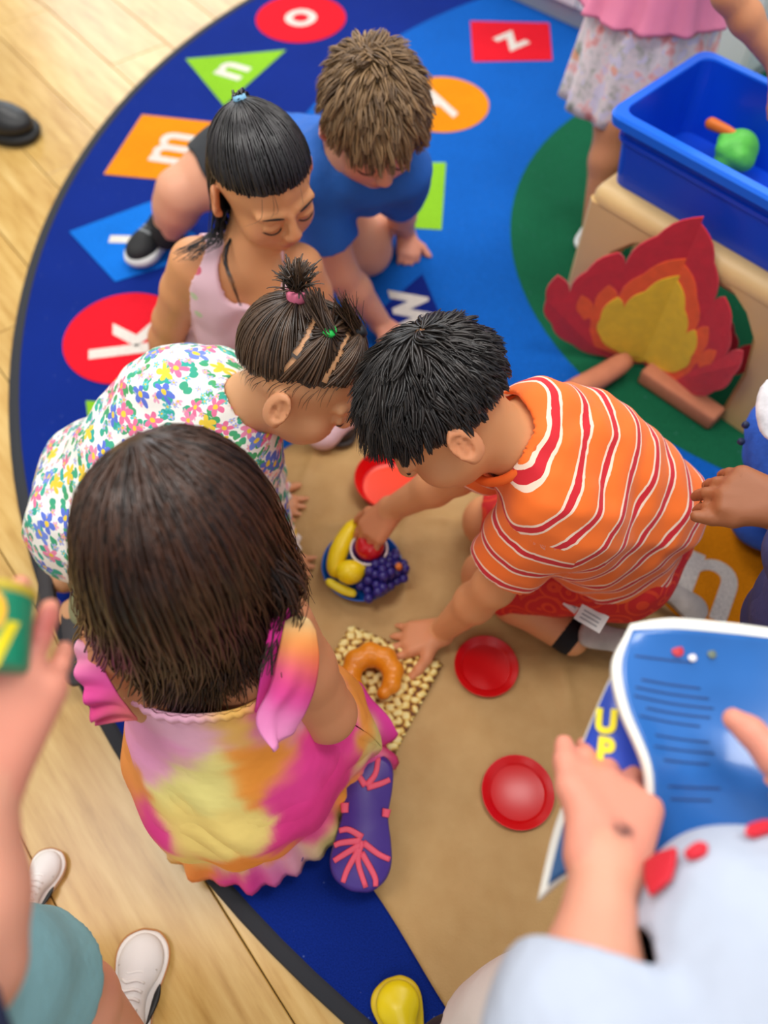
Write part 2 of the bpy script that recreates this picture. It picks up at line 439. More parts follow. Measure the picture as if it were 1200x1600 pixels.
rp = [(RR - .012, FZ + .0003), (RR + .004, FZ + .0003), (RR + .007, FZ + .004), (RR + .004, -.001), (RR - .010, .0008), (RR - .014, -.0012)]
Vb, Fb = lathe(rp, RC, 180); mk('edge_binding', Vb, Fb, M('binding', '#26282e', .85, .3, 400), rug)
RUGC = {'red': carpet('rug_red', '#e01528', 0), 'lime': carpet('rug_lime', '#86bf26', 0), 'orange': carpet('rug_orange', '#f58a06', 0), 'sky': carpet('rug_sky', '#0b6fd2', 0), 'navy': carpet('rug_navytile', '#08217a', 0)}
LETW = carpet('rug_letter', '#ded6cc', 0)
def rug_shape(kind, col, ch, cpx, size, rot=None, letter_scale=.15, quad=None, z=0.0, flip=0, loff=(0, 0)):
    c = P(cpx[0], cpx[1], 0); out = nrm(A3(c[0] - RC[0], c[1] - RC[1], 0))     # letters stand with their tops pointing outwards
    if quad is not None:
        poly = [tuple(P(x, y, 0)[:2]) for x, y in quad]
        a = sum(poly[i][0] * poly[(i + 1) % len(poly)][1] - poly[(i + 1) % len(poly)][0] * poly[i][1] for i in range(len(poly)))
        if a < 0: poly = poly[::-1]
        c = A3(sum(p[0] for p in poly) / len(poly), sum(p[1] for p in poly) / len(poly), 0)
    else: poly = disc_poly(c, size, 56)
    o = mk({'c': 'printed_circle', 's': 'printed_square', 't': 'printed_triangle', 'd': 'printed_diamond'}[kind], *prism(poly, -.0012, .0003 + z), RUGC[col], rug, False)
    o['label'] = f'{ {"sky": "bright blue"}.get(col, col)} rug shape with a white letter {ch}'
    V, Fc = text_mesh(ch, letter_scale, .0004, .0035)
    ey = out if rot is None else A3(math.cos(rot), math.sin(rot), 0); ex = A3(ey[1], -ey[0], 0)
    lc = c + ex * loff[0] + ey * loff[1]
    mk('letter', frame_pts(V, lc + A3(0, 0, .0006 + z), ex, ey, A3(0, 0, 1)), Fc, LETW, o, False)
R0 = .118
rug_shape('c', 'red', 'o', (470, 28), .121, letter_scale=.165)
rug_shape('t', 'lime', 'n', (362, 112), 0, quad=[(290, 92), (447, 78), (350, 165)], letter_scale=.15)
rug_shape('s', 'orange', 'm', (262, 232), 0, quad=[(222, 179), (370, 195), (322, 287), (162, 272)], letter_scale=.16)
rug_shape('d', 'sky', 'l', (212, 375), 0, quad=[(108, 362), (248, 310), (330, 392), (180, 440)], letter_scale=.17)
rug_shape('c', 'red', 'k', (196, 526), .118, letter_scale=.19)
rug_shape('s', 'lime', 'j', (220, 680), 0, quad=[(134, 626), (330, 640), (345, 760), (150, 755)], letter_scale=.15)
rug_shape('s', 'red', 'z', (797, 64), 0, quad=[(735, 33), (858, 36), (863, 94), (739, 96)], letter_scale=.15)
rug_shape('c', 'orange', 'y', (690, 162), .115, letter_scale=.15)
rug_shape('s', 'lime', 'x', (635, 305), 0, quad=[(590, 253), (697, 254), (690, 359), (575, 352)], letter_scale=.15)
rug_shape('t', 'navy', 'w', (640, 470), 0, quad=[(660, 428), (700, 520), (570, 505)], letter_scale=.15)
rug_shape('c', 'orange', 'u', (1105, 915), .125, letter_scale=.21)

# ------------------------------------------------------------------ brown paper spread on the rug
e1 = nrm(A3(-.117, .153, 0)); e2 = A3(e1[1], -e1[0], 0)                       # along its left edge (away from camera) / across to the right
p0 = P(650, 1497, 0); top = float((P(490, 675, 0) - p0) @ e1)
nu, nv = 200, 110; L0, L1, WD = -.55, top, .60
uu, vv = np.meshgrid(np.linspace(L0, L1, nu), np.linspace(0, WD, nv), indexing='ij')
def fold(u, v):
    z = .0022 + .0010 * np.sin(u * 23 + 3 * np.sin(v * 9)) + .0009 * np.sin(v * 31 + 2.5 * np.sin(u * 7 + 1))
    for (a, b, c, d, w, hgt) in ((.50, .05, .72, .35, .012, .006), (.30, .20, .62, .50, .010, .005), (.62, .22, .35, .55, .012, .005), (.20, .08, .52, .12, .012, .005), (.72, .12, .80, .5, .01, .005), (.05, .3, .3, .55, .014, .003), (.66, .02, .40, .10, .01, .004)):
        ax, ay = c - a, d - b; LL = ax * ax + ay * ay
        tt = np.clip(((u - a) * ax + (v - b) * ay) / LL, 0, 1); dd = np.hypot(u - a - ax * tt + .012 * np.sin(tt * 9), v - b - ay * tt)
        z = z + 2.5 * hgt * np.exp(-(dd / (w * .8)) ** 2) * np.sin(np.pi * np.clip(tt, .02, .98)) ** .5
    W_ = p0 + u[..., None] * e1 + v[..., None] * e2                      # the sheet lies flat under what stands on it
    for (x, y, r) in ((759, 1043, .05), (808, 1239, .05), (609, 765, .05), (566, 893, .055), (600, 1080, .085), (650, 990, .05), (445, 795, .05), (465, 890, .05), (760, 900, .05), (760, 815, .04), (830, 955, .05)):
        q = P(x, y, 0); z = .0015 + (z - .0015) * np.clip((np.hypot(W_[..., 0] - q[0], W_[..., 1] - q[1]) - r) / .03, 0, 1)
    e = np.minimum(np.minimum(v, WD - v), L1 - u); return np.where(e < .01, z * np.clip(e / .01, .25, 1), z)
wob = .004 * np.sin(uu * 19) * (vv < .01)
Gp = p0 + uu[..., None] * e1 + (vv + wob)[..., None] * e2; Gp[..., 2] = fold(uu, vv) + .0012
pm = bpy.data.materials.new('brown_paper'); t = NT(pm); tc = t.obj(); n1 = t.noise(4, tc, 4); n2 = t.noise(420, tc, 3); n3 = t.noise(28, tc, 4)
t.color(t.mix(.5, t.ramp(n1.outputs[0], [(.3, '#b08a55'), (.7, '#c39d66')]), t.ramp(n3.outputs[0], [(.3, '#b48d58'), (.7, '#c5a16c')])))
t.b.inputs['Roughness'].default_value = .62; t.b.inputs['Specular IOR Level'].default_value = .3
n5 = t.noise(9, tc, 3, .4); hh = t.math('ADD', t.math('MULTIPLY', n2.outputs[0], .12), t.math('ADD', t.math('MULTIPLY', n3.outputs[0], .5), t.math('MULTIPLY', n5.outputs[0], 2.2))); t.bump(hh, .8, .006)
paper = mk('paper_sheet', *sheet(Gp[::-1], .0008), pm)
tag(paper, 'crumpled tan brown paper sheet spread across the rug', 'paper')

# ------------------------------------------------------------------ pale cabinet behind the rug
cb = empty('storage_cabinet', (P(860, 31, 0)[0], P(860, 31, 0)[1], 0), 'pale grey storage cabinet at the top right edge of the rug', 'cabinet')
cA, cB = P(790, 0, 0), P(925, 62, 0); cd = nrm(cB - cA); cn = A3(-cd[1], cd[0], 0); cn = cn if cn[1] > 0 else -cn
cO = cA - cd * .25; CW = M('cabinet_white', '#d9dcdc', .45)
def boxf(o, ex, ey, ez, x0, x1, y0, y1, z0, z1, bev=0):
    V = [(x, y, z) for z in (z0, z1) for (x, y) in ((x0, y0), (x1, y0), (x1, y1), (x0, y1))]
    Fc = [(3, 2, 1, 0), (4, 5, 6, 7)] + [(i, (i + 1) % 4, 4 + (i + 1) % 4, 4 + i) for i in range(4)]
    return frame_pts(V, o, ex, ey, ez), Fc
Z = A3(0, 0, 1)
mk('body', *boxf(cO, cd, cn, Z, 0, .95, .012, .35, .05, .60), CW, cb, False)
mk('plinth', *boxf(cO, cd, cn, Z, .01, .94, .02, .33, 0, .05), M('cabinet_plinth', '#9da3a6', .5), cb, False)
for k in range(2):
    d = mk('door', *boxf(cO, cd, cn, Z, .008 + .47 * k, .472 + .47 * k, 0, .012, .055, .59), CW, cb, False)
    mk('handle', *boxf(cO, cd, cn, Z, .40 + .12 * k, .412 + .12 * k, -.02, 0, .35, .45), M('handle_metal', '#b8bcc0', .3, metal=1), d, False)

# ------------------------------------------------------------------ beige moulded bench, bin on it
td = nrm(A3(.685, -.728, 0)); tn = A3(.728, .685, 0); TO = A3(.345, 1.130, 0); TZ = .280
bench = empty('moulded_bench', TO + td * .22 + tn * .14, 'beige moulded plastic bench with rounded edges carrying the blue bin', 'bench')
BEI = M('beige_plastic', '#e2be82', .42, .05, 300, var=.06, vscale=6)
def rbox(o, ex, ey, ez, x0, x1, y0, y1, z0, z1, r, seg=4):
    bm = bmesh.new(); bmesh.ops.create_cube(bm, size=1)
    for v in bm.verts: v.co = (lerp(x0, x1, v.co.x + .5), lerp(y0, y1, v.co.y + .5), lerp(z0, z1, v.co.z + .5))
    bmesh.ops.bevel(bm, geom=list(bm.edges), offset=r, segments=seg, affect='EDGES', profile=.5)
    V = np.array([v.co[:] for v in bm.verts]); bm.verts.index_update(); Fc = [tuple(v.index for v in f.verts) for f in bm.faces]; bm.free()
    return frame_pts(V, o, ex, ey, ez), Fc
TLn, TWd = .43, .27
mk('top', *rbox(TO, td, tn, Z, 0, TLn, 0, TWd, TZ - .055, TZ, .024, 5), BEI, bench)
for (x0, x1) in ((0, .062), (TLn - .062, TLn)):
    for (y0, y1) in ((0, .05), (TWd - .05, TWd)):
        # a leg that flares into the top, wider above
        prof = [(0, 1.0), (.45, 1.0), (.72, 1.25), (.88, 1.8), (1.0, 2.6)]
        V, Fc = [], []
        left = x0 == 0
        for (zz, k) in prof:
            w = (x1 - x0) * k; xa, xb = (x0, x0 + w) if left else (x1 - w, x1)
            r = .008
            V += [(xa + r, y0, zz), (xb - r, y0, zz), (xb, y0 + r, zz), (xb, y1 - r, zz), (xb - r, y1, zz), (xa + r, y1, zz), (xa, y1 - r, zz), (xa, y0 + r, zz)]
        V = np.array(V); V[:, 2] = .001 + V[:, 2] * (TZ - .03)
        for i in range(4): Fc += [(i * 8 + k, i * 8 + (k + 1) % 8, i * 8 + 8 + (k + 1) % 8, i * 8 + 8 + k) for k in range(8)]
        Fc += [tuple(range(8))[::-1], tuple(range(32, 40))]
        mk('leg', frame_pts(V, TO, td, tn, Z), Fc, BEI, bench, False)
BINB = M('bin_blue', '#0446cf', .32, .04, 250)
BZ, BH = TZ + .001, .118
bo = TO + td * .018 + tn * .028
binE = empty('storage_bin', bo + td * .2 + tn * .11 + A3(0, 0, BZ), 'bright blue plastic bin on the beige bench holding toy vegetables', 'bin')
def binring(z, off, inner=0):
    x0, x1, y0, y1 = -off + inner, .40 + off - inner, -off + inner, .205 + off - inner; r = .022; out = []
    for (cx_, cy_, a0) in ((x1 - r, y1 - r, 0), (x0 + r, y1 - r, 90), (x0 + r, y0 + r, 180), (x1 - r, y0 + r, 270)):
        for k in range(5):
            a = math.radians(a0 + 22.5 * k); out.append((cx_ + r * math.cos(a), cy_ + r * math.sin(a), z))
    return out
def ringmesh(rings, cap0=True, cap1=False):
    n = len(rings[0]); V = [p for r in rings for p in r]; Fc = []
    for i in range(len(rings) - 1): Fc += [(i * n + k, i * n + (k + 1) % n, (i + 1) * n + (k + 1) % n, (i + 1) * n + k) for k in range(n)]
    if cap0: Fc.append(tuple(range(n))[::-1])
    if cap1: Fc.append(tuple((len(rings) - 1) * n + k for k in range(n)))
    return np.array(V), Fc
tp = .012
rings = [binring(0, 0), binring(.075, tp * .6), binring(.076, tp * .6 + .004), binring(.082, tp * .6 + .004), binring(.083, tp * .65), binring(BH - .012, tp), binring(BH - .004, tp), binring(BH, tp - .002), binring(BH, tp - .004), binring(.004, .0, .004)]
V, Fc = ringmesh(rings, True, True); mk('tub', frame_pts(V, bo + A3(0, 0, BZ), td, tn, Z), Fc, BINB, binE, False)
rings = [binring(BH - .016, tp + .0005), binring(BH - .016, tp + .012), binring(BH - .002, tp + .014), binring(BH + .003, tp + .011), binring(BH + .003, tp - .003), binring(BH - .003, tp - .004)]
V, Fc = ringmesh(rings, False); mk('rim', frame_pts(V, bo + A3(0, 0, BZ), td, tn, Z), Fc, M('bin_rim', '#0a6df0', .35), binE, False)
# toys in the bin
ci = P(1135, 205, BZ + .03); cpts = [ci + A3(-.025, .02, 0), ci, ci + A3(.03, -.022, 0)]
car = empty('toy_carrot', ci + A3(0, 0, -.02), 'orange toy carrot lying in the blue bin', 'toy vegetable')
Vt, Ft = tube(catmull([P(1104, 190, BZ + .062), P(1122, 198, BZ + .066), P(1142, 207, BZ + .070), P(1160, 214, BZ + .072)], 12), np.interp(np.linspace(0, 1, 12), [0, .1, .6, 1], [.004, .010, .008, .002]), 12)
mk('root', Vt, Ft, M('carrot', '#f07a10', .4, .2, 120), car)
s_ = Sdf(); lc = P(1152, 235, BZ + .047)
s_.ball(lc, .032, .01)
for k in range(14):
    a = rng.normal(size=3); a /= np.linalg.norm(a); s_.ball(lc + a * .022, .016, .004)
Vl, Ql = s_.mesh(.003); cab = mk('toy_cabbage', Vl, Ql, M('cabbage', '#63d24e', .5, .4, 90, .004)); base_origin(cab); tag(cab, 'crinkled light green toy cabbage in the blue bin', 'toy vegetable')
# ------------------------------------------------------------------ felt campfire
FA = P(1000, 575, 0) * A3(1, 1, 0)
fire = empty('felt_campfire', FA, 'red orange and yellow felt play campfire with logs beside the bench', 'toy campfire')
FELT = {'red': M('felt_red', '#c8102a', .95, .5, 500, .002, .10, 60, sheen=.3), 'orange': M('felt_orange', '#f1591b', .95, .5, 500, .002, .1, 60, sheen=.3), 'yellow': M('felt_yellow', '#e9c31a', .95, .5, 500, .002, .1, 60, sheen=.3)}
RED = [(0, .02), (.06, .012), (.11, .03), (.150, .075), (.166, .125), (.158, .175), (.135, .142), (.120, .185), (.085, .225), (.072, .205), (.045, .262), (.0, .305)]
ORA = [(0, .028), (.055, .026), (.095, .055), (.112, .095), (.118, .140), (.095, .115), (.085, .165), (.066, .138), (.045, .195), (0, .235)]
YEL = [(0, .03), (.045, .033), (.075, .06), (.082, .095), (.068, .145), (.055, .125), (.035, .165), (0, .205)]
def smooth_out(poly, n=5):
    out = []
    for i in range(len(poly) - 1):
        a, b = np.array(poly[i]), np.array(poly[i + 1]); d = b - a; o_ = np.array([d[1], -d[0]]) * .13      # edges swell outwards between the tips
        for k in range(n): out.append(tuple(lerp(a, b, k / n) + o_ * math.sin(math.pi * k / n)))
    return out + [poly[-1]]
def wing(dirv, ku, kz, lean, layers=True, bend=.02, faces=(1, -1)):
    d = nrm(A3(dirv[0], dirv[1], 0)); nn = A3(-d[1], d[0], 0)
    def put(poly, off0, off1):
        n = len(poly); V = []
        for off in (off0, off1):
            for (u, z) in poly:
                b = bend * math.sin(u * 14) + lean * z
                V.append(FA + d * u * ku + nn * (off + b) + Z * z * kz)
        Fc = [tuple(range(n)), tuple(range(n, 2 * n))[::-1]] + [(i, n + i, n + (i + 1) % n, (i + 1) % n) for i in range(n)]
        return np.array(V), Fc
    w = mk('flame_wing', *put(smooth_out(RED), -.0015, .0015), FELT['red'], fire, False)
    if layers:
        for f in faces:
            mk('orange_flame', *put(smooth_out(ORA), f * .0016, f * .0032), FELT['orange'], w, False)
            mk('yellow_flame', *put(smooth_out(YEL), f * .0033, f * .0049), FELT['yellow'], w, False)
    return w
wing((-1, .12), 1.20, 1.10, 0.0, bend=-.014)
wing((.50, -.86), .98, 1.06, 0.0, bend=.014)
wing((.86, -.48), 1.0, .80, 0, bend=.004)
wing((-.80, .56), .80, .70, 0, bend=.01)
LOG = M('felt_log', '#c87e5c', .9, .4, 400, .002, .08, 40)
mk('log', *tube(catmull([P(893, 612, .028), P(935, 590, .03), P(980, 562, .034)], 9), [.020, .021, .021, .021, .021, .0205, .020, .019, .015], 14), LOG, fire)
la, lb = P(1000, 592, .001), P(1112, 668, .001); ld = nrm(lb - la); ln = A3(-ld[1], ld[0], 0)
mk('log', *rbox(la * A3(1, 1, 0), ld, ln, Z, 0, np.linalg.norm(lb - la), -.012, .026, .001, .034, .005, 2), LOG, fire)

# ------------------------------------------------------------------ red dishes
REDP = M('red_plastic', '#d0040e', .3, .03, 200); ORP = M('orange_plastic', '#f03a06', .35)
def plate(px, py, r, label, deg=0):
    c = P(px, py, .004); c[2] = .0045
    pr = [(0, .0015), (r * .74, .0015), (r * .80, .0045), (r * .97, .0075), (r, .0085), (r * 1.0, .0065), (r * .8, .0025), (r * .72, 0), (0, 0)]
    V, Fc = lathe(pr, c, 48); o = mk('toy_plate', V, Fc, REDP); base_origin(o); return tag(o, label, 'plate', 'red toy plates')
plate(759, 1043, .0470, 'round red toy plate on the paper below the boy\'s shorts')
plate(808, 1239, .0490, 'round red toy plate on the paper nearest the picture book')
bc = P(609, 765, 0); bc[2] = .0045
rb = empty('red_bowl', bc, 'deep red toy bowl with orange inside behind the boy\'s arm', 'bowl')
mk('body', *lathe([(0, 0), (.040, 0), (.050, .004), (.058, .030), (.0590, .033), (.0575, .033), (.0565, .030), (.048, .006), (.040, .0035)], bc, 48), REDP, rb)
mk('inner_base', *lathe([(0, .004), (.040, .004), (.0445, .0055)], bc, 40), ORP, rb)

# ------------------------------------------------------------------ blue bowl of toy fruit
fb = P(566, 893, 0); fb[2] = .0045
BB = M('bowl_blue', '#0a5cb8', .35, .03, 200)
bo_ = mk('blue_bowl', *lathe([(0, 0), (.044, 0), (.052, .003), (.0625, .019), (.0632, .021), (.0610, .021), (.0595, .018), (.050, .006), (0, .0045)], fb, 56), BB); base_origin(bo_)
tag(bo_, 'shallow blue toy bowl full of play fruit', 'bowl')
YB = M('toy_yellow', '#f0d00c', .38, .05, 150)
bp = catmull([P(561, 812, .040), P(543, 835, .046), P(530, 860, .044), P(524, 885, .036), P(532, 903, .026)], 22)
ba = mk('toy_banana', *tube(bp, np.interp(np.linspace(0, 1, 22), [0, .05, .15, .5, .85, .97, 1], [.004, .008, .013, .0155, .013, .007, .003]), 10), YB); base_origin(ba); tag(ba, 'curved yellow toy banana in the blue bowl', 'toy fruit')
lm = P(547, 894, .045); s_ = Sdf(); s_.ell(lm, (.0215, .019, .018), k=.01); s_.cone(lm + A3(.015, .004, 0), lm + A3(.0255, .005, 0), .008, .003, k=.008)
V, Q = s_.mesh(.0022); o = mk('toy_lemon', V, Q, YB); base_origin(o); tag(o, 'round yellow toy lemon beside the grapes', 'toy fruit')
cp = [P(510, 906, .030), P(522, 914, .030), P(535, 921, .030), P(548, 926, .028), P(557, 928, .026)]
o = mk('toy_bean', *tube(catmull(cp, 16), np.interp(np.linspace(0, 1, 16), [0, .08, .5, .92, 1], [.002, .0065, .008, .0065, .002]), 10, .7), M('toy_yellow_dark', '#e6d020', .45)); base_origin(o); tag(o, 'small flat yellow toy pod at the bowl rim', 'toy fruit')
cc = P(577, 872, .02); cupE = empty('toy_cup', cc * A3(1, 1, 0) + A3(0, 0, .010), 'purple toy cup with a white rim holding the red apple', 'cup')
mk('body', *lathe([(0, .010), (.0205, .010), (.0270, .050), (.0255, .050), (.019, .012), (0, .012)], cc * A3(1, 1, 0), 40), M('cup_purple', '#8a5aa8', .4), cupE)
V, Fc = lathe([(.0262, .047), (.0292, .048), (.0298, .052), (.0285, .0545), (.0262, .053), (.0262, .047)], cc * A3(1, 1, 0), 60); mk('rim', V, Fc, M('cup_white', '#f2ece8', .4), cupE)
ac = cc * A3(1, 1, 0) + A3(.001, .001, .057); s_ = Sdf(); s_.ell(ac, (.0225, .0225, .0195), k=.004); s_.ball(ac + A3(0, 0, .022), .006, .012, sub=True)
V, Q = s_.mesh(.0022); ap = empty('toy_apple', ac - A3(0, 0, .0195), 'shiny red toy apple sitting in the white rimmed cup', 'toy fruit'); mk('flesh', V, Q, M('apple_red', '#c8101c', .22), ap)
mk('stem', *tube([ac + A3(0, 0, .014), ac + A3(.001, 0, .020), ac + A3(.003, 0, .025)], .0014, 6), M('stem', '#5a3a1a', .7), ap)
gc = P(598, 897, .036); gr = empty('toy_grapes', gc - A3(0, 0, .026), 'bunch of purple toy grapes hanging over the bowl rim', 'toy fruit')
gm = M('grape_purple', '#2d2478', .28)
bm = bmesh.new(); bmesh.ops.create_icosphere(bm, subdivisions=2, radius=.0076); gme = bpy.data.meshes.new('grape'); bm.to_mesh(gme); bm.free(); gme.materials.append(gm)
gme.polygons.foreach_set('use_smooth', [True] * len(gme.polygons))
gl = []
ga = nrm(P(628, 880, .03) - P(572, 912, .03)); gb = A3(-ga[1], ga[0], 0)
for lay, (zz, sc_) in enumerate(((.0, 1.0), (.011, .78), (.020, .45))):
    for i in range(-3, 4):
        for j in range(-2, 3):
            q = A3((i + .5 * (j % 2)) * .0125, j * .0112, 0) + A3(*(rng.normal(size=3) * .0012))
            w = .024 * (1 - .25 * (q[0] + .0) / .04)
            if abs(q[0]) < .041 * sc_ and abs(q[1]) < w * sc_ + .003: gl.append(gc + ga * q[0] + gb * q[1] + A3(0, 0, zz - .004 + q[2]))
for q in gl:
    o = bpy.data.objects.new('grape', gme); COL.objects.link(o); o.parent = gr; o.location = tuple(q - A3(*gr.location)); k = rng.uniform(.92, 1.1); o.scale = (k, k, k)
gq = P(623, 884, .058); mk('stem_cap', *tube([gq - A3(0, 0, .006), gq, gq + A3(0, 0, .003)], [.006, .0055, .004], 8), M('cap_orange', '#d9772a', .5), gr)

# ------------------------------------------------------------------ matzah and croissant
mq = [P(548, 982, 0), P(690, 1040, 0), P(616, 1180, 0)]; m4 = mq[0] + mq[2] - mq[1]
C00, C10, C11, C01 = mq[0], mq[1], mq[2], m4
n = 100; a, b = np.meshgrid(np.linspace(0, 1, n), np.linspace(0, 1, n), indexing='ij')
G = C00 + a[..., None] * (C10 - C00) + b[..., None] * (C01 - C00)
rz = np.random.default_rng(5); a = a + .012 * np.sin(b * 41 + 1) + .008 * np.sin(b * 87); b = b + .012 * np.sin(a * 37) + .008 * np.sin(a * 71 + 2)
dim = np.abs(np.sin(a * np.pi * 11 + .6 * np.sin(b * 33))) * .6 + np.abs(np.sin(b * np.pi * 12 + .5 * np.sin(a * 27))) * .6
bumps = .0042 * np.clip(dim - .45, 0, 1); edge = np.minimum(np.minimum(a, 1 - a), np.minimum(b, 1 - b)) * n
G[..., 2] = .0090 + bumps * np.clip(edge / 3, .3, 1)
ser = .0022 * np.sin(np.arange(n) * 1.3)
G[0, :, :] += ser[:, None] * nrm(C10 - C00); G[-1, :, :] += ser[:, None] * nrm(C10 - C00); G[:, 0, :] += ser[:, None] * nrm(C01 - C00); G[:, -1, :] += ser[:, None] * nrm(C01 - C00)
mm = bpy.data.materials.new('matzah'); t = NT(mm); at = t.attr('toast').outputs['Fac']; nz = t.noise(75, t.obj(), 4)
t.color(t.ramp(t.math('ADD', at, t.math('MULTIPLY', t.math('SUBTRACT', nz.outputs[0], .5), 1.7)), [(.20, '#6a380c'), (.36, '#b07422'), (.52, '#e2c060'), (.78, '#f3e29c')])); t.b.inputs['Roughness'].default_value = .6
V, Fc = sheet(G[::-1], .003); tv = np.concatenate([np.clip((dim[::-1].ravel() - .25) / 1.1, 0, 1)] * 2)
mz = mk('matzah_cracker', V, Fc, mm, attrs={'toast': tv}); base_origin(mz); tag(mz, 'square toasted matzah cracker on the paper under the croissant', 'cracker')
cr = P(581, 1055, .030); s_ = Sdf(); R_ = .031
segs = [(-128, .0085), (-95, .0125), (-58, .0150), (-18, .0165), (25, .0175), (68, .0165), (108, .0150), (145, .0120), (172, .0085)]
rot = math.radians(70)
pts = [(cr + A3(R_ * math.cos(math.radians(x) + rot), R_ * math.sin(math.radians(x) + rot), 0), r) for x, r in segs]
s_.chain([(p, r * .90) for p, r in pts], k=.006)
for p, r in pts: s_.ball(p, r, .005)
V, Q = s_.mesh(.0022); o = mk('toy_croissant', V, Q, M('croissant', '#e88c16', .33, .05, 60, var=.12, vscale=30)); base_origin(o); tag(o, 'glossy orange brown toy croissant on the matzah cracker', 'toy bread')
# ------------------------------------------------------------------ people toolkit
def mkframe(c, f, u0):
    f = nrm(f); u = nrm(np.asarray(u0, float) - f * float(np.dot(f, u0))); r = np.cross(f, u)
    return dict(c=np.asarray(c, float), r=r, f=f, u=u, ax=np.stack([r, f, u]))
def hp(H, x, y, z, s=1): return H['c'] + (H['r'] * x + H['f'] * y + H['u'] * z) * s
def head(S, H, s=1.0, k=.012, ears=True):
    ax = H['ax']; L = lambda x, y, z: hp(H, x, y, z, s)
    S.ell(L(0, -.010, .026), np.array((.072, .086, .076)) * s, ax, k, tag=10)
    S.ell(L(0, .022, -.034), np.array((.059, .060, .058)) * s, ax, .02 * s, tag=10)
    S.ell(L(0, .040, -.070), np.array((.032, .034, .026)) * s, ax, .02 * s, tag=10)
    for d in (-1, 1):
        S.ball(L(d * .032, .046, -.038), .027 * s, .015 * s, tag=11)                      # cheeks
        S.ell(L(d * .029, .0735, -.004), np.array((.0165, .009, .0105)) * s, ax, .006 * s, tag=10)   # closed lids
        S.ell(L(d * .029, .081, .003), np.array((.015, .006, .0035)) * s, ax, .004 * s, sub=True)
        S.cone(L(d * .012, .0765, .014), L(d * .045, .0655, .014), .0065 * s, .006 * s, .014 * s, tag=10)  # brow
        S.ell(L(d * .0088, .088, -.0285), np.array((.007, .008, .006)) * s, ax, .005 * s, tag=10)
        if not ears: continue
        # ear: a disc with a hollow, an inner fold and a lobe
        e = L(d * .0735, -.012, -.012); ea = np.stack([nrm(H['r'] * d * .9 - H['f'] * .45), nrm(H['f'] * .9 + H['r'] * d * .45), H['u']])
        S.ell(e + H['r'] * d * .006 * s, np.array((.0075, .0185, .0285)) * s, ea, .006 * s, tag=12)
        S.ell(e + H['r'] * d * .0125 * s + H['f'] * .003 * s + H['u'] * .003 * s, np.array((.0060, .0105, .0175)) * s, ea, .003 * s, sub=True)
        S.ball(e + H['r'] * d * .006 * s + H['f'] * .009 * s - H['u'] * .022 * s, .0065 * s, .005 * s, tag=12)
        S.cone(e + H['r'] * d * .009 * s + H['f'] * .006 * s - H['u'] * .006 * s, e + H['r'] * d * .008 * s - H['f'] * .001 * s + H['u'] * .011 * s, .0030 * s, .0022 * s, .003 * s, tag=12)
    S.cone(L(0, .080, .006), L(0, .0935, -.024), .0065 * s, .0095 * s, .008 * s, tag=10)
    S.ell(L(0, .0790, -.0535), np.array((.0175, .0070, .0048)) * s, ax, .004 * s, tag=13)
    S.ell(L(0, .0765, -.0620), np.array((.0145, .0072, .0055)) * s, ax, .004 * s, tag=13)
    return S
def hand(S, w, fd, bn, side, curl=(.25, .3, .35), spread=1.0, sc=1.0, thumb=(.75, .65, -.05), curls=None, tg=5):
    """five-fingered hand: w wrist, fd finger direction, bn back-of-hand normal, side = which way the thumb lies"""
    fd = nrm(fd); bn = nrm(np.asarray(bn, float) - fd * np.dot(fd, bn)); t_ = np.cross(fd, bn) * side
    w = np.asarray(w, float)
    offs = (.0205, .0070, -.0065, -.0190); lens = (.041, .046, .042, .033); ang = (9, 2, -5, -13); rr = (.0068, .0070, .0067, .0058)
    kn = []
    for i in range(4):
        kpt = w + (fd * (.056 - .004 * abs(i - 1)) + t_ * offs[i]) * sc; kn.append(kpt)
        S.cone(w + t_ * offs[i] * .55 * sc, kpt, .0125 * sc, .0098 * sc, .007 * sc, tag=tg)
    for i in range(4):
        a = math.radians(ang[i]) * spread; d = nrm(fd * math.cos(a) + t_ * math.sin(a)); p = kn[i]; r = rr[i] * sc
        cu = curls[i] if curls is not None else curl
        for j, fr in enumerate((.42, .33, .25)):
            d = nrm(d * math.cos(cu[j]) - bn * math.sin(cu[j])); q = p + d * lens[i] * fr * 1.12 * sc
            S.cone(p, q, r, r * .92, .0022 * sc if j else .004 * sc, tag=tg); p = q; r *= .92
    tr = w + (fd * .016 + t_ * .017) * sc; d = nrm(t_ * thumb[0] + fd * thumb[1] + bn * thumb[2])
    m1 = tr + d * .026 * sc; d2 = nrm(d + fd * .35 - bn * .15); m2 = m1 + d2 * .020 * sc; m3 = m2 + nrm(d2 + fd * .25) * .015 * sc
    S.cone(w + fd * .010 * sc, m1, .0125 * sc, .0092 * sc, .006 * sc, tag=tg); S.cone(m1, m2, .0088 * sc, .0078 * sc, .003 * sc, tag=tg); S.cone(m2, m3, .0078 * sc, .0064 * sc, .003 * sc, tag=tg)
    return dict(t=t_, bn=bn, fd=fd, kn=kn)
def arm(S, sh, el, wr, k=.012, q=1.0, infl=0, tg=3):
    mu = lerp(np.asarray(sh), np.asarray(el), .45); mf = lerp(np.asarray(el), np.asarray(wr), .35)
    S.chain([(sh, .036 * q + infl), (mu, .0325 * q + infl), (el, .0275 * q + infl), (mf, .0275 * q + infl), (wr, .0185 * q + infl)], k, tag=tg)
def leg(S, hip, kn, an, k=.014, q=1.0, infl=0, tg=4):
    mt = lerp(np.asarray(hip), np.asarray(kn), .5); mc = lerp(np.asarray(kn), np.asarray(an), .35)
    S.chain([(hip, .062 * q + infl), (mt, .055 * q + infl), (kn, .043 * q + infl), (mc, .041 * q + infl), (an, .027 * q + infl)], k, tag=tg)
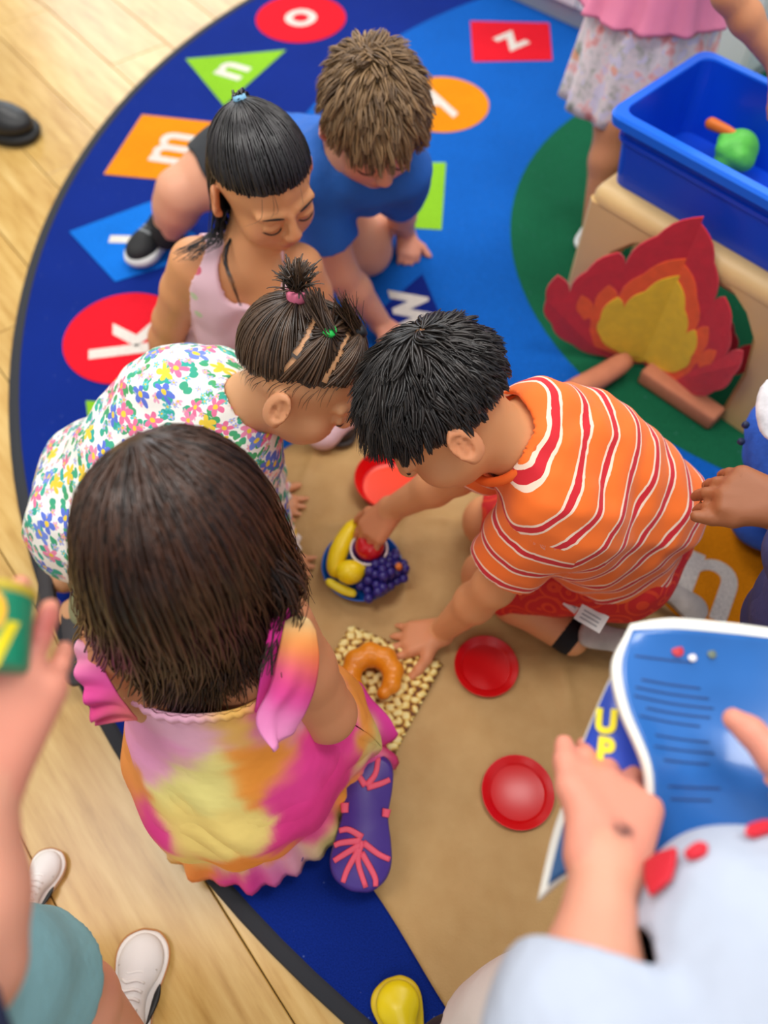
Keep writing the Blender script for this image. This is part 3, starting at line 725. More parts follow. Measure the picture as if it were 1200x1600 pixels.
def torso(S, hipL, hipR, shL, shR, neck, H=None, hs=1.0, k=.02, q=1.0, infl=0, tg=1, belly=0):
    hipL, hipR, shL, shR, neck = map(np.asarray, (hipL, hipR, shL, shR, neck))
    lh = nrm(hipR - hipL); ls = nrm(shR - shL); hc = (hipL + hipR) / 2; sc_ = (shL + shR) / 2
    S.cone(hc - lh * .035 * q, hc + lh * .035 * q, .068 * q + infl, k=k, tag=tg)
    for d in (-1, 1):
        a = hc + lh * d * .032 * q; b = lerp(hc, sc_, .82) + ls * d * .040 * q
        m = lerp(a, b, .5) - (lh + ls) * d * .004
        S.chain([(a, .066 * q + infl), (m, .063 * q + infl), (b, .060 * q + infl)], k, tag=tg)
    S.cone(lerp(shL, shR, .10), lerp(shL, shR, .90), .037 * q + infl, k=k, tag=tg)
    S.cone(lerp(sc_, neck, .3), neck, .042 * q + infl, .036 * q + infl, k=k, tag=tg)
    if H is not None: S.chain([(neck, .036 * q), (hp(H, 0, -.022, -.045, hs), .036 * hs)], k, tag=2)
SKIN = {'light': ('#dd9f80', '#d97f68'), 'tan': ('#d99868', '#cb7456'), 'olive': ('#dba275', '#cf7f5c'), 'warm': ('#cb8a62', '#c6705a'), 'brown': ('#9a5f38', '#94543a'), 'pink': ('#de9a80', '#dc7c6c')}
def skin_mat():
    return M_attr('skin', .48, .10, 260, .0008, sss=.16, spec=.4)
def skin_cols(V, S, tone, H=None, hs=1.0, spots=()):
    b, bl = np.array(lin(SKIN[tone][0])[:3]), np.array(lin(SKIN[tone][1])[:3])
    C = np.tile(b, (len(V), 1)); T = S.nearest(V)
    def blend(w, c): C[:] = C * (1 - w[:, None]) + np.asarray(c) * w[:, None]
    blend(np.where(T == 5, .35, 0.), bl)
    if H is not None:
        for d in (-1, 1):
            blend(.55 * np.exp(-(np.linalg.norm(V - hp(H, d * .036, .062, -.036, hs), axis=1) / (.022 * hs)) ** 2), bl)
        blend(.45 * np.exp(-(np.linalg.norm(V - hp(H, 0, .098, -.026, hs), axis=1) / (.012 * hs)) ** 2), bl)
        blend(np.where(T == 12, .35, 0.), bl)
        q = (V - H['c']) @ H['ax'].T / hs
        w = np.clip(1.25 - np.sqrt((q[:, 0] / .0175) ** 2 + ((q[:, 2] + .0575) / .0085) ** 2), 0, .85) * (q[:, 1] > .06); blend(w, np.array(lin('#b85a55')[:3]))
    for (p, r, c, w) in spots: blend(w * np.exp(-(np.linalg.norm(V - np.asarray(p), axis=1) / r) ** 2), lin(c)[:3])
    return C
def body_mesh(S, tone, parent, H=None, hs=1.0, h=.003, spots=(), floor=.001):
    V, Q = S.mesh(h, floor=floor); V = smooth_mesh(V, Q, 1, .35)
    return mk('body', V, Q, skin_mat(), parent, cols=skin_cols(V, S, tone, H, hs, spots))
def face_parts(H, s, parent, body, brow='#2a1c14'):
    bm_ = M('brow_' + brow, brow, .8); lm_ = M('lash', '#1a0f0c', .7)
    for d in (-1, 1):
        pts = [hp(H, d * x, y, z, s) for x, y, z in ((.014, .0855, .0165), (.028, .0825, .0205), (.045, .0735, .0170))]
        mk('eyebrow', *tube(catmull(pts, 8), np.array([.0012, .002, .0024, .0024, .0022, .0019, .0014, .0006]) * s, 6, .6, H['f']), bm_, body)
        pts = [hp(H, d * x, y, z, s) for x, y, z in ((.0150, .0795, -.0105), (.0225, .0828, -.0125), (.0300, .0828, -.0132), (.0375, .0800, -.0125), (.0455, .0735, -.0095))]
        mk('eyelashes', *tube(catmull(pts, 10), np.array([.0006] + [.0014] * 8 + [.0006]) * s, 6, .8, H['f']), lm_, body)

# ---- hair
def scalp(H, s): return (hp(H, 0, -.010, .026, s), H['ax'], np.array((.0735, .0875, .0775)) * s)
def fib(n, jit=.0):
    i = np.arange(n) + .5; ph = np.pi * (1 + 5 ** .5) * i; z = 1 - 2 * i / n; r = np.sqrt(1 - z * z)
    v = np.stack([r * np.cos(ph), r * np.sin(ph), z], 1) + rng.normal(size=(n, 3)) * jit
    return v / np.linalg.norm(v, axis=1, keepdims=True)
def hairline(v, front=.42, back=.75, ear=.02, side=.22):
    zmin = np.where(v[:, 1] > 0, ear + (front - ear) * v[:, 1] ** 1.0, ear + back * v[:, 1])
    return v[:, 2] - zmin + .035 * np.sin(v[:, 0] * 17 + v[:, 1] * 9) * np.sin(v[:, 1] * 13 - v[:, 0] * 5)
def to_world(v, sc, k=1.0): c, ax, r = sc; return c + (v * r * k) @ ax
def push(p, cols, k):
    for (c, ax, r) in cols:
        q = ((p - c) @ np.asarray(ax).T) / r; n = np.linalg.norm(q, axis=1, keepdims=True)
        kk = k if np.ndim(k) == 0 else k[:, None]
        p = np.where(n < kk, c + ((q / (n + 1e-9) * kk) * r) @ np.asarray(ax), p)
    return p
def grow(root, d, L, cols, seg=9, grav=.15, noise=.04, lift=1.04, gdir=(0, 0, -1), wave=0, wfreq=2.0, extra=None):
    p = root.copy(); out = [p]; d = d.copy(); L = np.asarray(L)[:, None]; g = np.asarray(gdir, float); ph = rng.uniform(0, 6.28, len(root))
    for i in range(seg):
        d = d + g * grav + rng.normal(size=d.shape) * noise
        if extra is not None: d = d + extra(p, i / seg)
        if wave:
            sd = np.cross(d, [0.3, 1, .2]); sd /= np.linalg.norm(sd, axis=1, keepdims=True) + 1e-9
            d = d + sd * (wave * np.sin(ph + wfreq * i))[:, None]
        d /= np.linalg.norm(d, axis=1, keepdims=True) + 1e-9
        q = push(p + d * L / seg, cols, lift); d = q - p; d /= np.linalg.norm(d, axis=1, keepdims=True) + 1e-9
        p = q; out.append(p)
    return np.stack(out, 1)
def clump(pts, n=220, amt=.6, pw=1.3):
    """draw neighbouring strands together towards their tips"""
    g = rng.choice(len(pts), min(n, len(pts)), replace=False); r = pts[:, 0]; best = np.full(len(r), 9.); idx = np.zeros(len(r), int)
    for k in g:
        d = ((r - r[k]) ** 2).sum(1); m = d < best; best[m] = d[m]; idx[m] = k
    t = np.linspace(0, 1, pts.shape[1])[None, :, None] ** pw; return pts + (pts[idx] - pts) * amt * t
def ribbons(pts, w, ctr, taper=.8, flat=.45):
    """pts (N,S,3) -> three-sided tapering locks"""
    N, Sg, _ = pts.shape; T = np.gradient(pts, axis=1); T /= np.linalg.norm(T, axis=2, keepdims=True) + 1e-9
    n = pts - np.asarray(ctr); n = n - T * (n * T).sum(2, keepdims=True); n /= np.linalg.norm(n, axis=2, keepdims=True) + 1e-9
    b = np.cross(T, n); t = np.linspace(0, 1, Sg); prof = (.55 + .45 * np.minimum(1, t * 5)) * (1 - taper * t ** 2.2)
    ww = np.broadcast_to(np.asarray(w, float).reshape(-1, 1) if np.ndim(w) else np.full((N, 1), w), (N, 1)) * prof[None]
    ww = ww[..., None]
    V = np.stack([pts + b * ww, pts + n * ww * flat, pts - b * ww], 2).reshape(-1, 3)
    id_ = np.arange(N * Sg * 3).reshape(N, Sg, 3); F_ = []
    for k in range(3):
        k2 = (k + 1) % 3; F_.append(np.stack([id_[:, :-1, k], id_[:, 1:, k], id_[:, 1:, k2], id_[:, :-1, k2]], -1).reshape(-1, 4))
    rnd = np.repeat(rng.uniform(0, 1, N), Sg * 3); tt = np.tile(np.repeat(t, 3), N)
    return V, np.concatenate(F_), rnd, tt
def cap_mesh(sc, keep, k=1.015, n=48):
    th = np.linspace(0, np.pi, n + 1); ph = np.linspace(0, 2 * np.pi, 2 * n, endpoint=False)
    v = np.array([[np.sin(a) * np.cos(b), np.sin(a) * np.sin(b), np.cos(a)] for a in th for b in ph]); m = 2 * n
    q = np.array([[i * m + j, (i + 1) * m + j, (i + 1) * m + (j + 1) % m, i * m + (j + 1) % m] for i in range(n) for j in range(m)])
    kv = keep(v); q = q[kv[q].all(1)]; used = np.unique(q); mp = np.full(len(v), -1); mp[used] = np.arange(len(used))
    return to_world(v[used], sc, k), mp[q]
def hair_mat(name, dark, light, rough=.42):
    if name in MATS: return MATS[name]
    m = bpy.data.materials.new(name); t = NT(m)
    nz = t.noise(55, t.obj(), 3); f = t.math('ADD', t.math('MULTIPLY', t.attr('rnd').outputs['Fac'], .65), t.math('MULTIPLY', nz.outputs[0], .45))
    t.color(t.ramp(f, [(.15, dark), (.85, light)])); t.b.inputs['Roughness'].default_value = rough; t.b.inputs['Specular IOR Level'].default_value = .6
    MATS[name] = m; return m
def hair_obj(parts, mat, parent, name='hair'):
    Vs, Fs, Rs, off = [], [], [], 0
    for p in parts:
        V, F_ = p[0], p[1]; r = p[2] if len(p) > 2 else np.full(len(V), .25)
        Vs.append(V); Fs.append(F_ + off); Rs.append(r); off += len(V)
    return mk(name, np.concatenate(Vs), np.concatenate(Fs), mat, parent, attrs={'rnd': np.concatenate(Rs)})
def tangent_from(v, pole, sc):
    """unit directions leading away from a pole over the scalp (local vectors -> world)"""
    d = v - np.asarray(pole) ; d = d - v * (d * v).sum(1, keepdims=True); d /= np.linalg.norm(d, axis=1, keepdims=True) + 1e-9
    w = (d * sc[2]) @ sc[1]; return w / (np.linalg.norm(w, axis=1, keepdims=True) + 1e-9)
def pulled(v, target, sc, seg=9, k0=1.02, k1=1.10, stop=.93):
    """locks combed over the scalp from root directions v to a tie at local direction target"""
    tg = nrm(target); out = []
    for i in range(seg + 1):
        t = stop * i / seg; q = v * (1 - t) + tg * t; q /= np.linalg.norm(q, axis=1, keepdims=True); kk = k0 + (k1 - k0) * math.sin(math.pi * .5 * i / seg) ** 2
        out.append(to_world(q, sc, kk))
    return np.stack(out, 1)

# ---- shoes
SOLE2D = [(-.080, 0), (-.076, .018), (-.062, .0265), (-.035, .0265), (-.005, .0240), (.025, .0290), (.052, .0330), (.072, .0270), (.084, .0120), (.086, 0), (.084, -.0130), (.070, -.0260), (.050, -.0310), (.025, -.0290), (-.005, -.0245), (-.035, -.0270), (-.062, -.0265), (-.076, -.018)]
def shoe(parent, heel, toe, up, upper, solecol, sc=1.0, name='shoe', th=.016, label=None, trim=None, voxel=.0026, opening=True, width=1.0, floor=.003):
    """heel, toe = ends of the sole on its ground side; up = from sole to ankle"""
    heel, toe = np.asarray(heel, float), np.asarray(toe, float); fx = nrm(toe - heel); up = nrm(np.asarray(up, float) - fx * np.dot(fx, up)); sy = np.cross(up, fx)
    k = np.linalg.norm(toe - heel) / .166; o = heel + fx * .080 * k
    L = lambda x, y, z: o + (fx * x + sy * y * width + up * z) * k
    S = Sdf(); ax = np.stack([fx, sy, up])
    S.ell(L(.045, 0, .022), np.array((.038, .0275 * width, .020)) * k, ax, .012 * k); S.ell(L(-.045, 0, .028), np.array((.033, .0235 * width, .028)) * k, ax, .012 * k)
    S.cone(L(-.04, 0, .032), L(.035, 0, .025), .024 * k, .020 * k, .014 * k); S.cone(L(-.042, 0, .035), L(-.046, 0, .058), .026 * k, .026 * k, .010 * k)
    S.ell(L(-.046, 0, .072), np.array((.024, .021 * width, .016)) * k, ax, .004 * k, sub=True)
    flo = (L(0, 0, th * .6), -up)
    for i, p in enumerate(S.p):
        if not p[8]: p[6].append(flo)
    V, Q = S.mesh(voxel, floor=floor)
    sh = mk(name, V, Q, upper, parent)
    if label: sh['label'] = label
    n = len(SOLE2D); pl = catmull([(x, y, 0) for x, y in SOLE2D + SOLE2D[:1]], 64)[:-1]; n = len(pl)
    rings = []
    for (z, q) in ((0, .93), (.003, .99), (th * .55, 1.02), (th - .002, 1.0), (th, .95)): rings.append([tuple(L(x * q, y * q, z)) for x, y, _ in pl])
    V, Fc = ringmesh(rings, True, True); so = mk('sole', V, Fc, solecol, sh)
    if trim is not None:
        ring = [L(x * 1.022, y * 1.03, th - .0035) for x, y, _ in pl]; ring.append(ring[0])
        mk('sole_stripe', *tube(ring, .0013 * k, 6), trim, sh)
    return sh, L, so, k
def garment(name, S, mat, parent, shell=.005, h=.003, carve=None, wr=None, attrs=None, cols=None, smooth=1, label=None, floor=.004):
    V, Q = S.mesh(h, max(shell, 2.3 * h), carve, floor=floor); V = smooth_mesh(V, Q, smooth, .4)
    if wr is not None:
        V = V + np.stack([wr(V), wr(V + .13), wr(V + .29)], 1)      # one smooth field moves both faces of the cloth together
    a = attrs(V) if attrs else None; c = cols(V) if cols else None
    o = mk(name, V, Q, mat, parent, attrs=a, cols=c)
    if label: o['label'] = label
    return o
def wrinkle(amp, dirs, freq, seed=0):
    r = np.random.default_rng(seed); D = [(nrm(np.asarray(d) + r.normal(size=3) * .25), f, r.uniform(0, 6)) for d in dirs for f in (freq, freq * 1.7)]
    def fn(V):
        w = np.zeros(len(V))
        for d, f, p in D: w += np.sin(V @ d * f + p + 1.6 * np.sin(V @ np.roll(d, 1) * f * .45 + p))
        return amp * w / len(D) ** .5
    return fn
# ------------------------------------------------------------------ boy in the striped orange shirt
def clipfrom(S, tags, pt, n):
    for p in S.p:
        if p[7] in tags: p[6].append((np.asarray(pt, float), nrm(n)))
A_ = dict(head=P(692, 640, .455), neck=P(795, 690, .405), shL=P(858, 785, .37), shR=P(838, 655, .41), elL=P(772, 915, .20), wrL=P(692, 985, .030),
          elR=P(715, 742, .22), wrR=P(612, 795, .115), hipL=P(960, 880, .155), hipR=P(1000, 800, .165), knL=P(765, 900, .055), anL=P(893, 998, .042), knR=P(765, 815, .055), anR=P(1000, 900, .045))
def mkframe_fl(c, f, left):
    f = nrm(f); l = nrm(np.asarray(left, float) - f * float(np.dot(f, left))); return mkframe(c, f, np.cross(f, l))
HA = mkframe_fl(A_['head'], (-.66, -.30, -.69), (.03, -.93, .33)); hsA = .87
pa = empty('person', (A_['hipL'] + A_['hipR']) / 2 * A3(1, 1, 0), 'child in an orange striped t-shirt and red shorts reaching into the fruit bowl', 'person')
S = Sdf(); head(S, HA, hsA); torso(S, A_['hipL'], A_['hipR'], A_['shL'], A_['shR'], A_['neck'], HA, hsA, q=.9)
arm(S, A_['shL'], A_['elL'], A_['wrL'], q=.97); arm(S, A_['shR'], A_['elR'], A_['wrR'], q=.97)
leg(S, A_['hipL'], A_['knL'], A_['anL'], q=.92); leg(S, A_['hipR'], A_['knR'], A_['anR'], q=.92)
hand(S, A_['wrL'] + A3(0, 0, -.004), P(612, 1003, .010) - A_['wrL'], (-.1, .1, 1), -1, curl=(.05, .12, .10), spread=1.6, sc=.98, thumb=(.8, .6, -.1))
hand(S, A_['wrR'], P(568, 846, .070) - A_['wrR'], (-.45, -.35, .75), 1, curl=(.35, .35, .25), spread=.6, sc=.95, thumb=(.55, .8, -.35))
S.cone(P(905, 715, .32), P(985, 790, .24), .055, .060, .02, tag=1)
bA = body_mesh(S, 'tan', pa, HA, hsA, .0027, floor=.006); face_parts(HA, hsA, pa, bA, '#1a120e')
# striped shirt: stripes run round the trunk and round the sleeves
spA = nrm((A_['shL'] + A_['shR']) / 2 - (A_['hipL'] + A_['hipR']) / 2)
G_ = Sdf(); torso(G_, A_['hipL'], A_['hipR'], A_['shL'], A_['shR'], A_['neck'] - HA['u'] * .03, None, infl=.011)
G_.cone(P(915, 712, .345), P(1000, 790, .26), .073, .080, .03, tag=1)
hm = (A_['hipL'] + A_['hipR']) / 2; clipfrom(G_, (1,), hm - spA * .050, -spA)
for (sh, el, tg_) in ((A_['shL'], A_['elL'], 21), (A_['shR'], A_['elR'], 22)):
    ad_ = nrm(el - sh); ln_ = np.linalg.norm(el - sh); e_ = sh + ad_ * ln_ * .66
    G_.cone(sh, sh + ad_ * ln_ * .85, .047, .052, .014, tag=tg_); clipfrom(G_, (tg_,), e_, ad_)
NK = Sdf(); NK.cone(A_['neck'] + spA * .004, hp(HA, 0, -.02, -.02, hsA), .043, .052, .001)
def stripeA(V):
    u = (V - hm) @ spA; us = np.zeros(len(V)); ms = np.zeros(len(V))
    for (sh, el, tg_) in ((A_['shL'], A_['elL'], 21), (A_['shR'], A_['elR'], 22)):
        ad_ = nrm(el - sh); q_ = (V - sh) @ ad_; ax_d = np.linalg.norm(V - sh - q_[:, None] * ad_, axis=1); on = np.clip(.5 + np.minimum(q_ - .016, .066 - ax_d) * 80, 0, 1); us = np.where(on > 0, .4 - q_, us); ms = np.maximum(ms, on)
    return {'u': u, 'us': us, 'ms': ms}
sm = bpy.data.materials.new('striped_jersey'); t = NT(sm); u0 = t.attr('u').outputs['Fac']; k_ = t.math('GREATER_THAN', t.attr('ms').outputs['Fac'], .5); u = t.math('ADD', t.math('MULTIPLY', u0, t.math('SUBTRACT', 1.0, k_)), t.math('MULTIPLY', t.attr('us').outputs['Fac'], k_)); nz = t.noise(30, t.obj(), 2)
fr = t.math('FRACT', t.math('MULTIPLY', t.math('ADD', u, t.math('MULTIPLY', nz.outputs[0], .0008)), 1 / .0335))
t.color(t.ramp(fr, [(0, '#f5701c'), (.62, '#f8d9c2'), (.70, '#cf1526'), (.905, '#f8d9c2'), (.985, '#f5701c')], 'CONSTANT')); t.b.inputs['Roughness'].default_value = .8; t.b.inputs['Sheen Weight'].default_value = .15
n4 = t.noise(22, t.obj(), 3); t.bump(n4.outputs[0], .25, .005)
shirtA = garment('t_shirt', G_, sm, pa, .0045, .003, NK, wrinkle(.0022, [spA, (1, 0, 0), (0, 1, 1)], 75, 3), stripeA)
c0 = A_['neck'] - spA * .006 + (HA['c'] - A_['neck']) * .12; nn_ = nrm(nrm(HA['c'] - A_['neck']) + spA * .8); b1 = nrm(np.cross(nn_, (0, 1, .2))); b2 = np.cross(nn_, b1)
mk('collar', *tube([c0 + (b1 * math.cos(a) * .051 + b2 * math.sin(a) * .050) for a in np.linspace(0, 2 * math.pi, 40)], .0062, 8, .8), M('collar_orange', '#f0641c', .8), shirtA)
# red shorts with a faint swirl print
rm = bpy.data.materials.new('red_shorts'); t = NT(rm); v = t.n('TexVoronoi'); v.inputs['Scale'].default_value = 26; t.l(t.obj(), v.inputs['Vector'])
ring = t.math('MULTIPLY', t.math('GREATER_THAN', t.math('SINE', t.math('MULTIPLY', v.outputs['Distance'], 24.0)), .55), .75)
t.color(t.mix(ring, '#c81a1c', '#e2461e')); t.b.inputs['Roughness'].default_value = .75; t.bump(t.noise(25, t.obj(), 3).outputs[0], .4, .006)
G2 = Sdf(); lh = nrm(A_['hipR'] - A_['hipL']); G2.cone(hm - lh * .036, hm + lh * .036, .083, k=.02, tag=1)
for hp_, kn_, tg_ in ((A_['hipL'], A_['knL'], 31), (A_['hipR'], A_['knR'], 32)):
    d_ = nrm(kn_ - hp_); l_ = np.linalg.norm(kn_ - hp_); G2.cone(hp_, kn_ + d_ * .02, .076, .058, .02, tag=tg_); clipfrom(G2, (tg_,), kn_ - d_ * .012, d_)
clipfrom(G2, (1,), hm + spA * .06, spA)
garment('shorts', G2, rm, pa, .005, .0035, None, wrinkle(.002, [(1, 0, 0), (0, 1, 0), (0, 0, 1)], 70, 5))
# care tags at the hem
tg0 = P(898, 938, .135); TW = M('tag_white', '#e6e4e0', .6); TP = M('tag_print', '#9a9c9e', .7)
for (pp, sx, sy, rt) in ((P(900, 938, .150), .010, .016, -.75), (P(924, 965, .150), .019, .013, -.55)):
    ex = A3(math.cos(rt), math.sin(rt), -.1); ex = nrm(ex); nz_ = nrm(A3(-.05, -.55, .8)); ey = np.cross(nz_, ex)
    tw = mk('care_tag', *boxf(pp, ex, ey, nz_, -sx, sx, -sy, sy, -.0006, .0006), TW, pa, False)
    for k in range(3): mk('print_line', *boxf(pp + nz_ * .0008, ex, ey, nz_, -sx * .7, sx * .6, -sy * .6 + sy * .42 * k, -sy * .45 + sy * .42 * k, -.0002, .0002), TP, tw, False)
# socks and shoes
SK = M('black_sock', '#141416', .9, .4, 400)
for an_, kn_ in ((A_['anL'], A_['knL']), (A_['anR'], A_['knR'])):
    d_ = nrm(an_ - kn_); S2 = Sdf(); S2.cone(an_ - d_ * .030, an_ - d_ * .004, .0275, .0265, .01); V, Q = S2.mesh(.003); mk('sock', V, Q, SK, pa)
GS = M('grey_mesh_shoe', '#7d7068', .8, .4, 300, .002, .2, 60); SOLG = M('sole_grey', '#b9b0a8', .6, .3, 120, .003, .15, 50)
shoe(pa, P(908, 988, .076), P(1025, 1015, .050), (.0, .40, -.85), GS, SOLG, label='grey brown running shoe')
for q_ in range(0): pass
shoe(pa, P(1020, 900, .070), P(1105, 965, .030), (-.2, .4, -.7), M('grey_fabric_shoe', '#8f8a86', .8, .4, 300), SOLG)
# short straight black hair turning out from a whorl at the crown
scA = scalp(HA, hsA); pole = nrm((.05, -.55, .84)); keepA = lambda v: hairline(v, .52, .52, -.02) > 0
def twist(d, n, a): return d * math.cos(a) + np.cross(n, d) * math.sin(a)
v = fib(9000, .02); v = v[keepA(v)]
L_ = np.clip(.030 + .016 * (v[:, 2] + v[:, 1] * .5), .016, .052) * rng.uniform(.85, 1.1, len(v))
pts = grow(to_world(v, scA, 1.01), twist(tangent_from(v, pole, scA), v @ HA['ax'], .55) + (v @ HA['ax']) * .10, L_, [scA], 6, .12, .09, 1.015 + .035 * rng.uniform(0, 1, len(v)))
HM = hair_mat('hair_black', '#08070a', '#2e2724', .38)
pts = clump(pts, 420, .62)
hair_obj([cap_mesh(scA, lambda v: keepA(v) & (((v - pole) ** 2).sum(1) > .012), 1.018), ribbons(pts, .0020, scA[0], .75)], HM, pa)
# ------------------------------------------------------------------ girl in the tie-dye dress, back to the camera
TD = [('#f9a4d0', 250, 1150, .33), ('#f6e88e', 320, 1185, .30), ('#fade80', 345, 1240, .22), ('#ffa038', 415, 1175, .32), ('#f8409e', 490, 1185, .28), ('#f6a2cc', 455, 1140, .36), ('#ee3590', 470, 1240, .18),
      ('#ee3a9c', 255, 1235, .18), ('#fbe07a', 300, 1290, .12), ('#ff9a36', 400, 1290, .13), ('#fae088', 350, 1320, .1), ('#f24a98', 490, 1290, .10), ('#fba136', 545, 1235, .09), ('#ee4aa4', 560, 1180, .10), ('#f4a040', 540, 1110, .15), ('#d81f7c', 600, 1120, .08), ('#efe08a', 575, 1145, .12), ('#fb9440', 305, 1345, .05), ('#ee3fa0', 390, 1370, .04), ('#ef5fb0', 440, 1368, .04), ('#f2dd84', 490, 1330, .05), ('#f6a8cc', 465, 1350, .05), ('#f39a4a', 235, 1200, .2), ('#ec4fa6', 245, 1290, .06), ('#f3dc86', 280, 1318, .05), ('#f8b8d2', 300, 1125, .39), ('#ee4aa4', 440, 1118, .38), ('#f6c05a', 370, 1122, .39)]
TDp = np.array([P(a, b, z) for _, a, b, z in TD]); TDc = np.array([lin(h)[:3] for h, *_ in TD])
def tiedye(V):
    V = np.asarray(V, float); W_ = V + .006 * np.sin(V[:, [1, 2, 0]] * 130) + .004 * np.sin(V[:, [2, 0, 1]] * 260 + 1)
    D = ((W_[:, None] - TDp[None]) ** 2).sum(2); w = np.exp(-D / (2 * .0155 ** 2)) + 1e-9 / (D + 1e-4); w /= w.sum(1, keepdims=True)
    return w @ TDc
dye = M_attr('tie_dye_cotton', .78, .35, 40, .004, var=.06)
shc = A3(-.172, .272, .430); rvB = nrm(A3(.97, .10, 0)); B_ = dict(shL=shc - rvB * .070, shR=shc + rvB * .070 + A3(0, 0, -.004), neck=A3(-.166, .287, .478), hipL=A3(-.215, .235, .135), hipR=A3(-.125, .235, .135))
HB = mkframe(P(277, 835, .555), (.30, .80, -.52), (-.05, .15, 1)); hsB = .86
elR = P(512, 1115, .285); wrR = A3(-.10, .335, .20); elL = A3(-.285, .285, .27); wrL = A3(-.20, .36, .17)
pb = empty('person', (-.17, .24, 0), 'child with long brown hair in a pink and orange tie-dye dress, seen from behind', 'person')
S = Sdf(); head(S, HB, hsB, ears=False); torso(S, B_['hipL'], B_['hipR'], B_['shL'], B_['shR'], B_['neck'], HB, hsB, q=.95)
arm(S, B_['shR'], elR, wrR, q=1.06); arm(S, B_['shL'], elL, wrL, q=1.0)
hand(S, wrR, (-.3, .8, -.35), (.5, .1, .8), -1, curl=(.3, .4, .3)); hand(S, wrL, (.3, .8, -.35), (-.4, .1, .8), 1, curl=(.3, .4, .3))
knR, knL = A3(-.062, .302, .052), A3(-.25, .40, .055); anR, anL = A3(-.022, .262, .062), A3(-.175, .185, .055)
leg(S, B_['hipR'], knR, anR, q=.78); leg(S, B_['hipL'], knL, anL, q=.82)
bB = body_mesh(S, 'warm', pb, HB, hsB, .003); face_parts(HB, hsB, pb, bB)
# dress: gathered bodice edge, skirt spread over the knees, ruffled hem
th = np.linspace(0, 2 * np.pi, 161)[:-1]; deg = np.degrees(th)
rlow = np.interp(deg, [4, 28, 52, 90, 140, 180, 225, 270, 320, 345, 364], [.180, .168, .138, .145, .15, .142, .146, .142, .134, .140, .180])
def ring(z, c, rx, ry, low=0, ruf=0, nf=24, ph=0, sc=1.0):
    r = 1.0 + .012 * np.sin(7 * th + 1 + z * 20) * (1 - low) + .022 * low * np.sin(9 * th + 2) + .014 * low * np.sin(15 * th)
    X = np.cos(th) * rx; Y = np.sin(th) * ry; Xl, Yl = np.cos(th) * rlow, np.sin(th) * rlow
    X, Y = (X * (1 - low) + Xl * low) * r * sc, (Y * (1 - low) + Yl * low) * r * sc
    w = ruf * np.sin(nf * th + ph + .8 * np.sin(5 * th)); X += np.cos(th) * w; Y += np.sin(th) * w
    return np.stack([c[0] + X, c[1] + Y, np.full_like(X, z) + .35 * w], 1)
def loft(rings, th_=.0025):
    R = np.stack(rings); R = np.concatenate([R, R[:, :1]], 1); V, Q = sheet(R, th_); return V, Q
K = [(.402, (-.172, .268), .086, .064, 0), (.392, (-.172, .266), .089, .067, 0), (.36, (-.170, .262), .092, .074, 0), (.31, (-.168, .254), .097, .083, .04), (.25, (-.168, .245), .108, .100, .2), (.19, (-.169, .241), .122, .122, .55), (.135, (-.17, .240), .133, .135, .85), (.112, (-.17, .240), .135, .135, .93), (.096, (-.17, .24), .13, .13, .91)]
zz = np.linspace(0, len(K) - 1, 46); rg = []
for q in zz:
    i = min(int(q), len(K) - 2); f_ = q - i; a, b = K[i], K[i + 1]; f2 = f_ * f_ * (3 - 2 * f_) if 0 else f_
    rg.append(ring(lerp(a[0], b[0], f2), (lerp(a[1][0], b[1][0], f2), lerp(a[1][1], b[1][1], f2)), lerp(a[2], b[2], f2), lerp(a[3], b[3], f2), lerp(a[4], b[4], f2), sc=float(np.interp(lerp(a[0], b[0], f2), [.096, .115, .14, .2], [.86, .905, .96, 1.0]))))
# soft drag folds on the skirt
V, Q = loft(rg); N = vnormals(V, Q); wf = wrinkle(.0022, [(1, 0, .6), (.4, .3, 1)], 60, 9)(V) * np.clip((.36 - V[:, 2]) / .1, 0, 1); V = V + N * wf[:, None]
dress = mk('dress', V, Q, dye, pb, cols=tiedye(V))
rr_ = [ring(z, (-.17, .24), .13, .13, .93, ru, 27, sc=q_) for z, q_, ru in ((.098, .862, 0), (.092, .89, .0012), (.078, .935, .0024), (.062, .975, .0034), (.046, 1.01, .0040), (.030, 1.03, .0044))]
V, Q = loft(rr_, .002); V[:, 2] = np.maximum(V[:, 2], .008); mk('hem_ruffle', V, Q, dye, dress, cols=tiedye(V))
bd = [ring(.398 + dz, (-.172, .267), .0885 + dr, .0665 + dr, 0, .0012, 44) for dz, dr in ((.006, -.001), (.003, .002), (-.004, .002), (-.007, -.001))]
V, Q = loft(bd, .002); mk('elastic_band', V, Q, dye, dress, cols=tiedye(V) * .96)
# right strap, flutter sleeve, left ruffle
def grid_part(name, ctrl, m, n, th_, mat, parent, colf=None, wave=None):
    G = catmull_grid(ctrl, m, n)
    if wave is not None:
        du = np.gradient(G, axis=0); dv = np.gradient(G, axis=1); N = np.cross(du, dv); N /= np.linalg.norm(N, axis=2, keepdims=True) + 1e-9
        G = G + N * wave(*np.meshgrid(np.linspace(0, 1, m), np.linspace(0, 1, n), indexing='ij'))[..., None]
    V, Q = sheet(G, th_); return mk(name, V, Q, mat, parent, cols=colf(V) if colf else None)
pk = lambda *st: (lambda V: np.array([lin(h)[:3] for h, _ in st])[np.argmin([np.linalg.norm(V - p, axis=1) for _, p in st], 0)])
def softc(st, sg=.02):
    pp = np.array([p for _, p in st]); cc_ = np.array([lin(h)[:3] for h, _ in st])
    def fn(V):
        D = ((V[:, None] - pp[None]) ** 2).sum(2); w = np.exp(-D / (2 * sg * sg)) + 1e-8 / (D + 1e-4); w /= w.sum(1, keepdims=True); return w @ cc_
    return fn
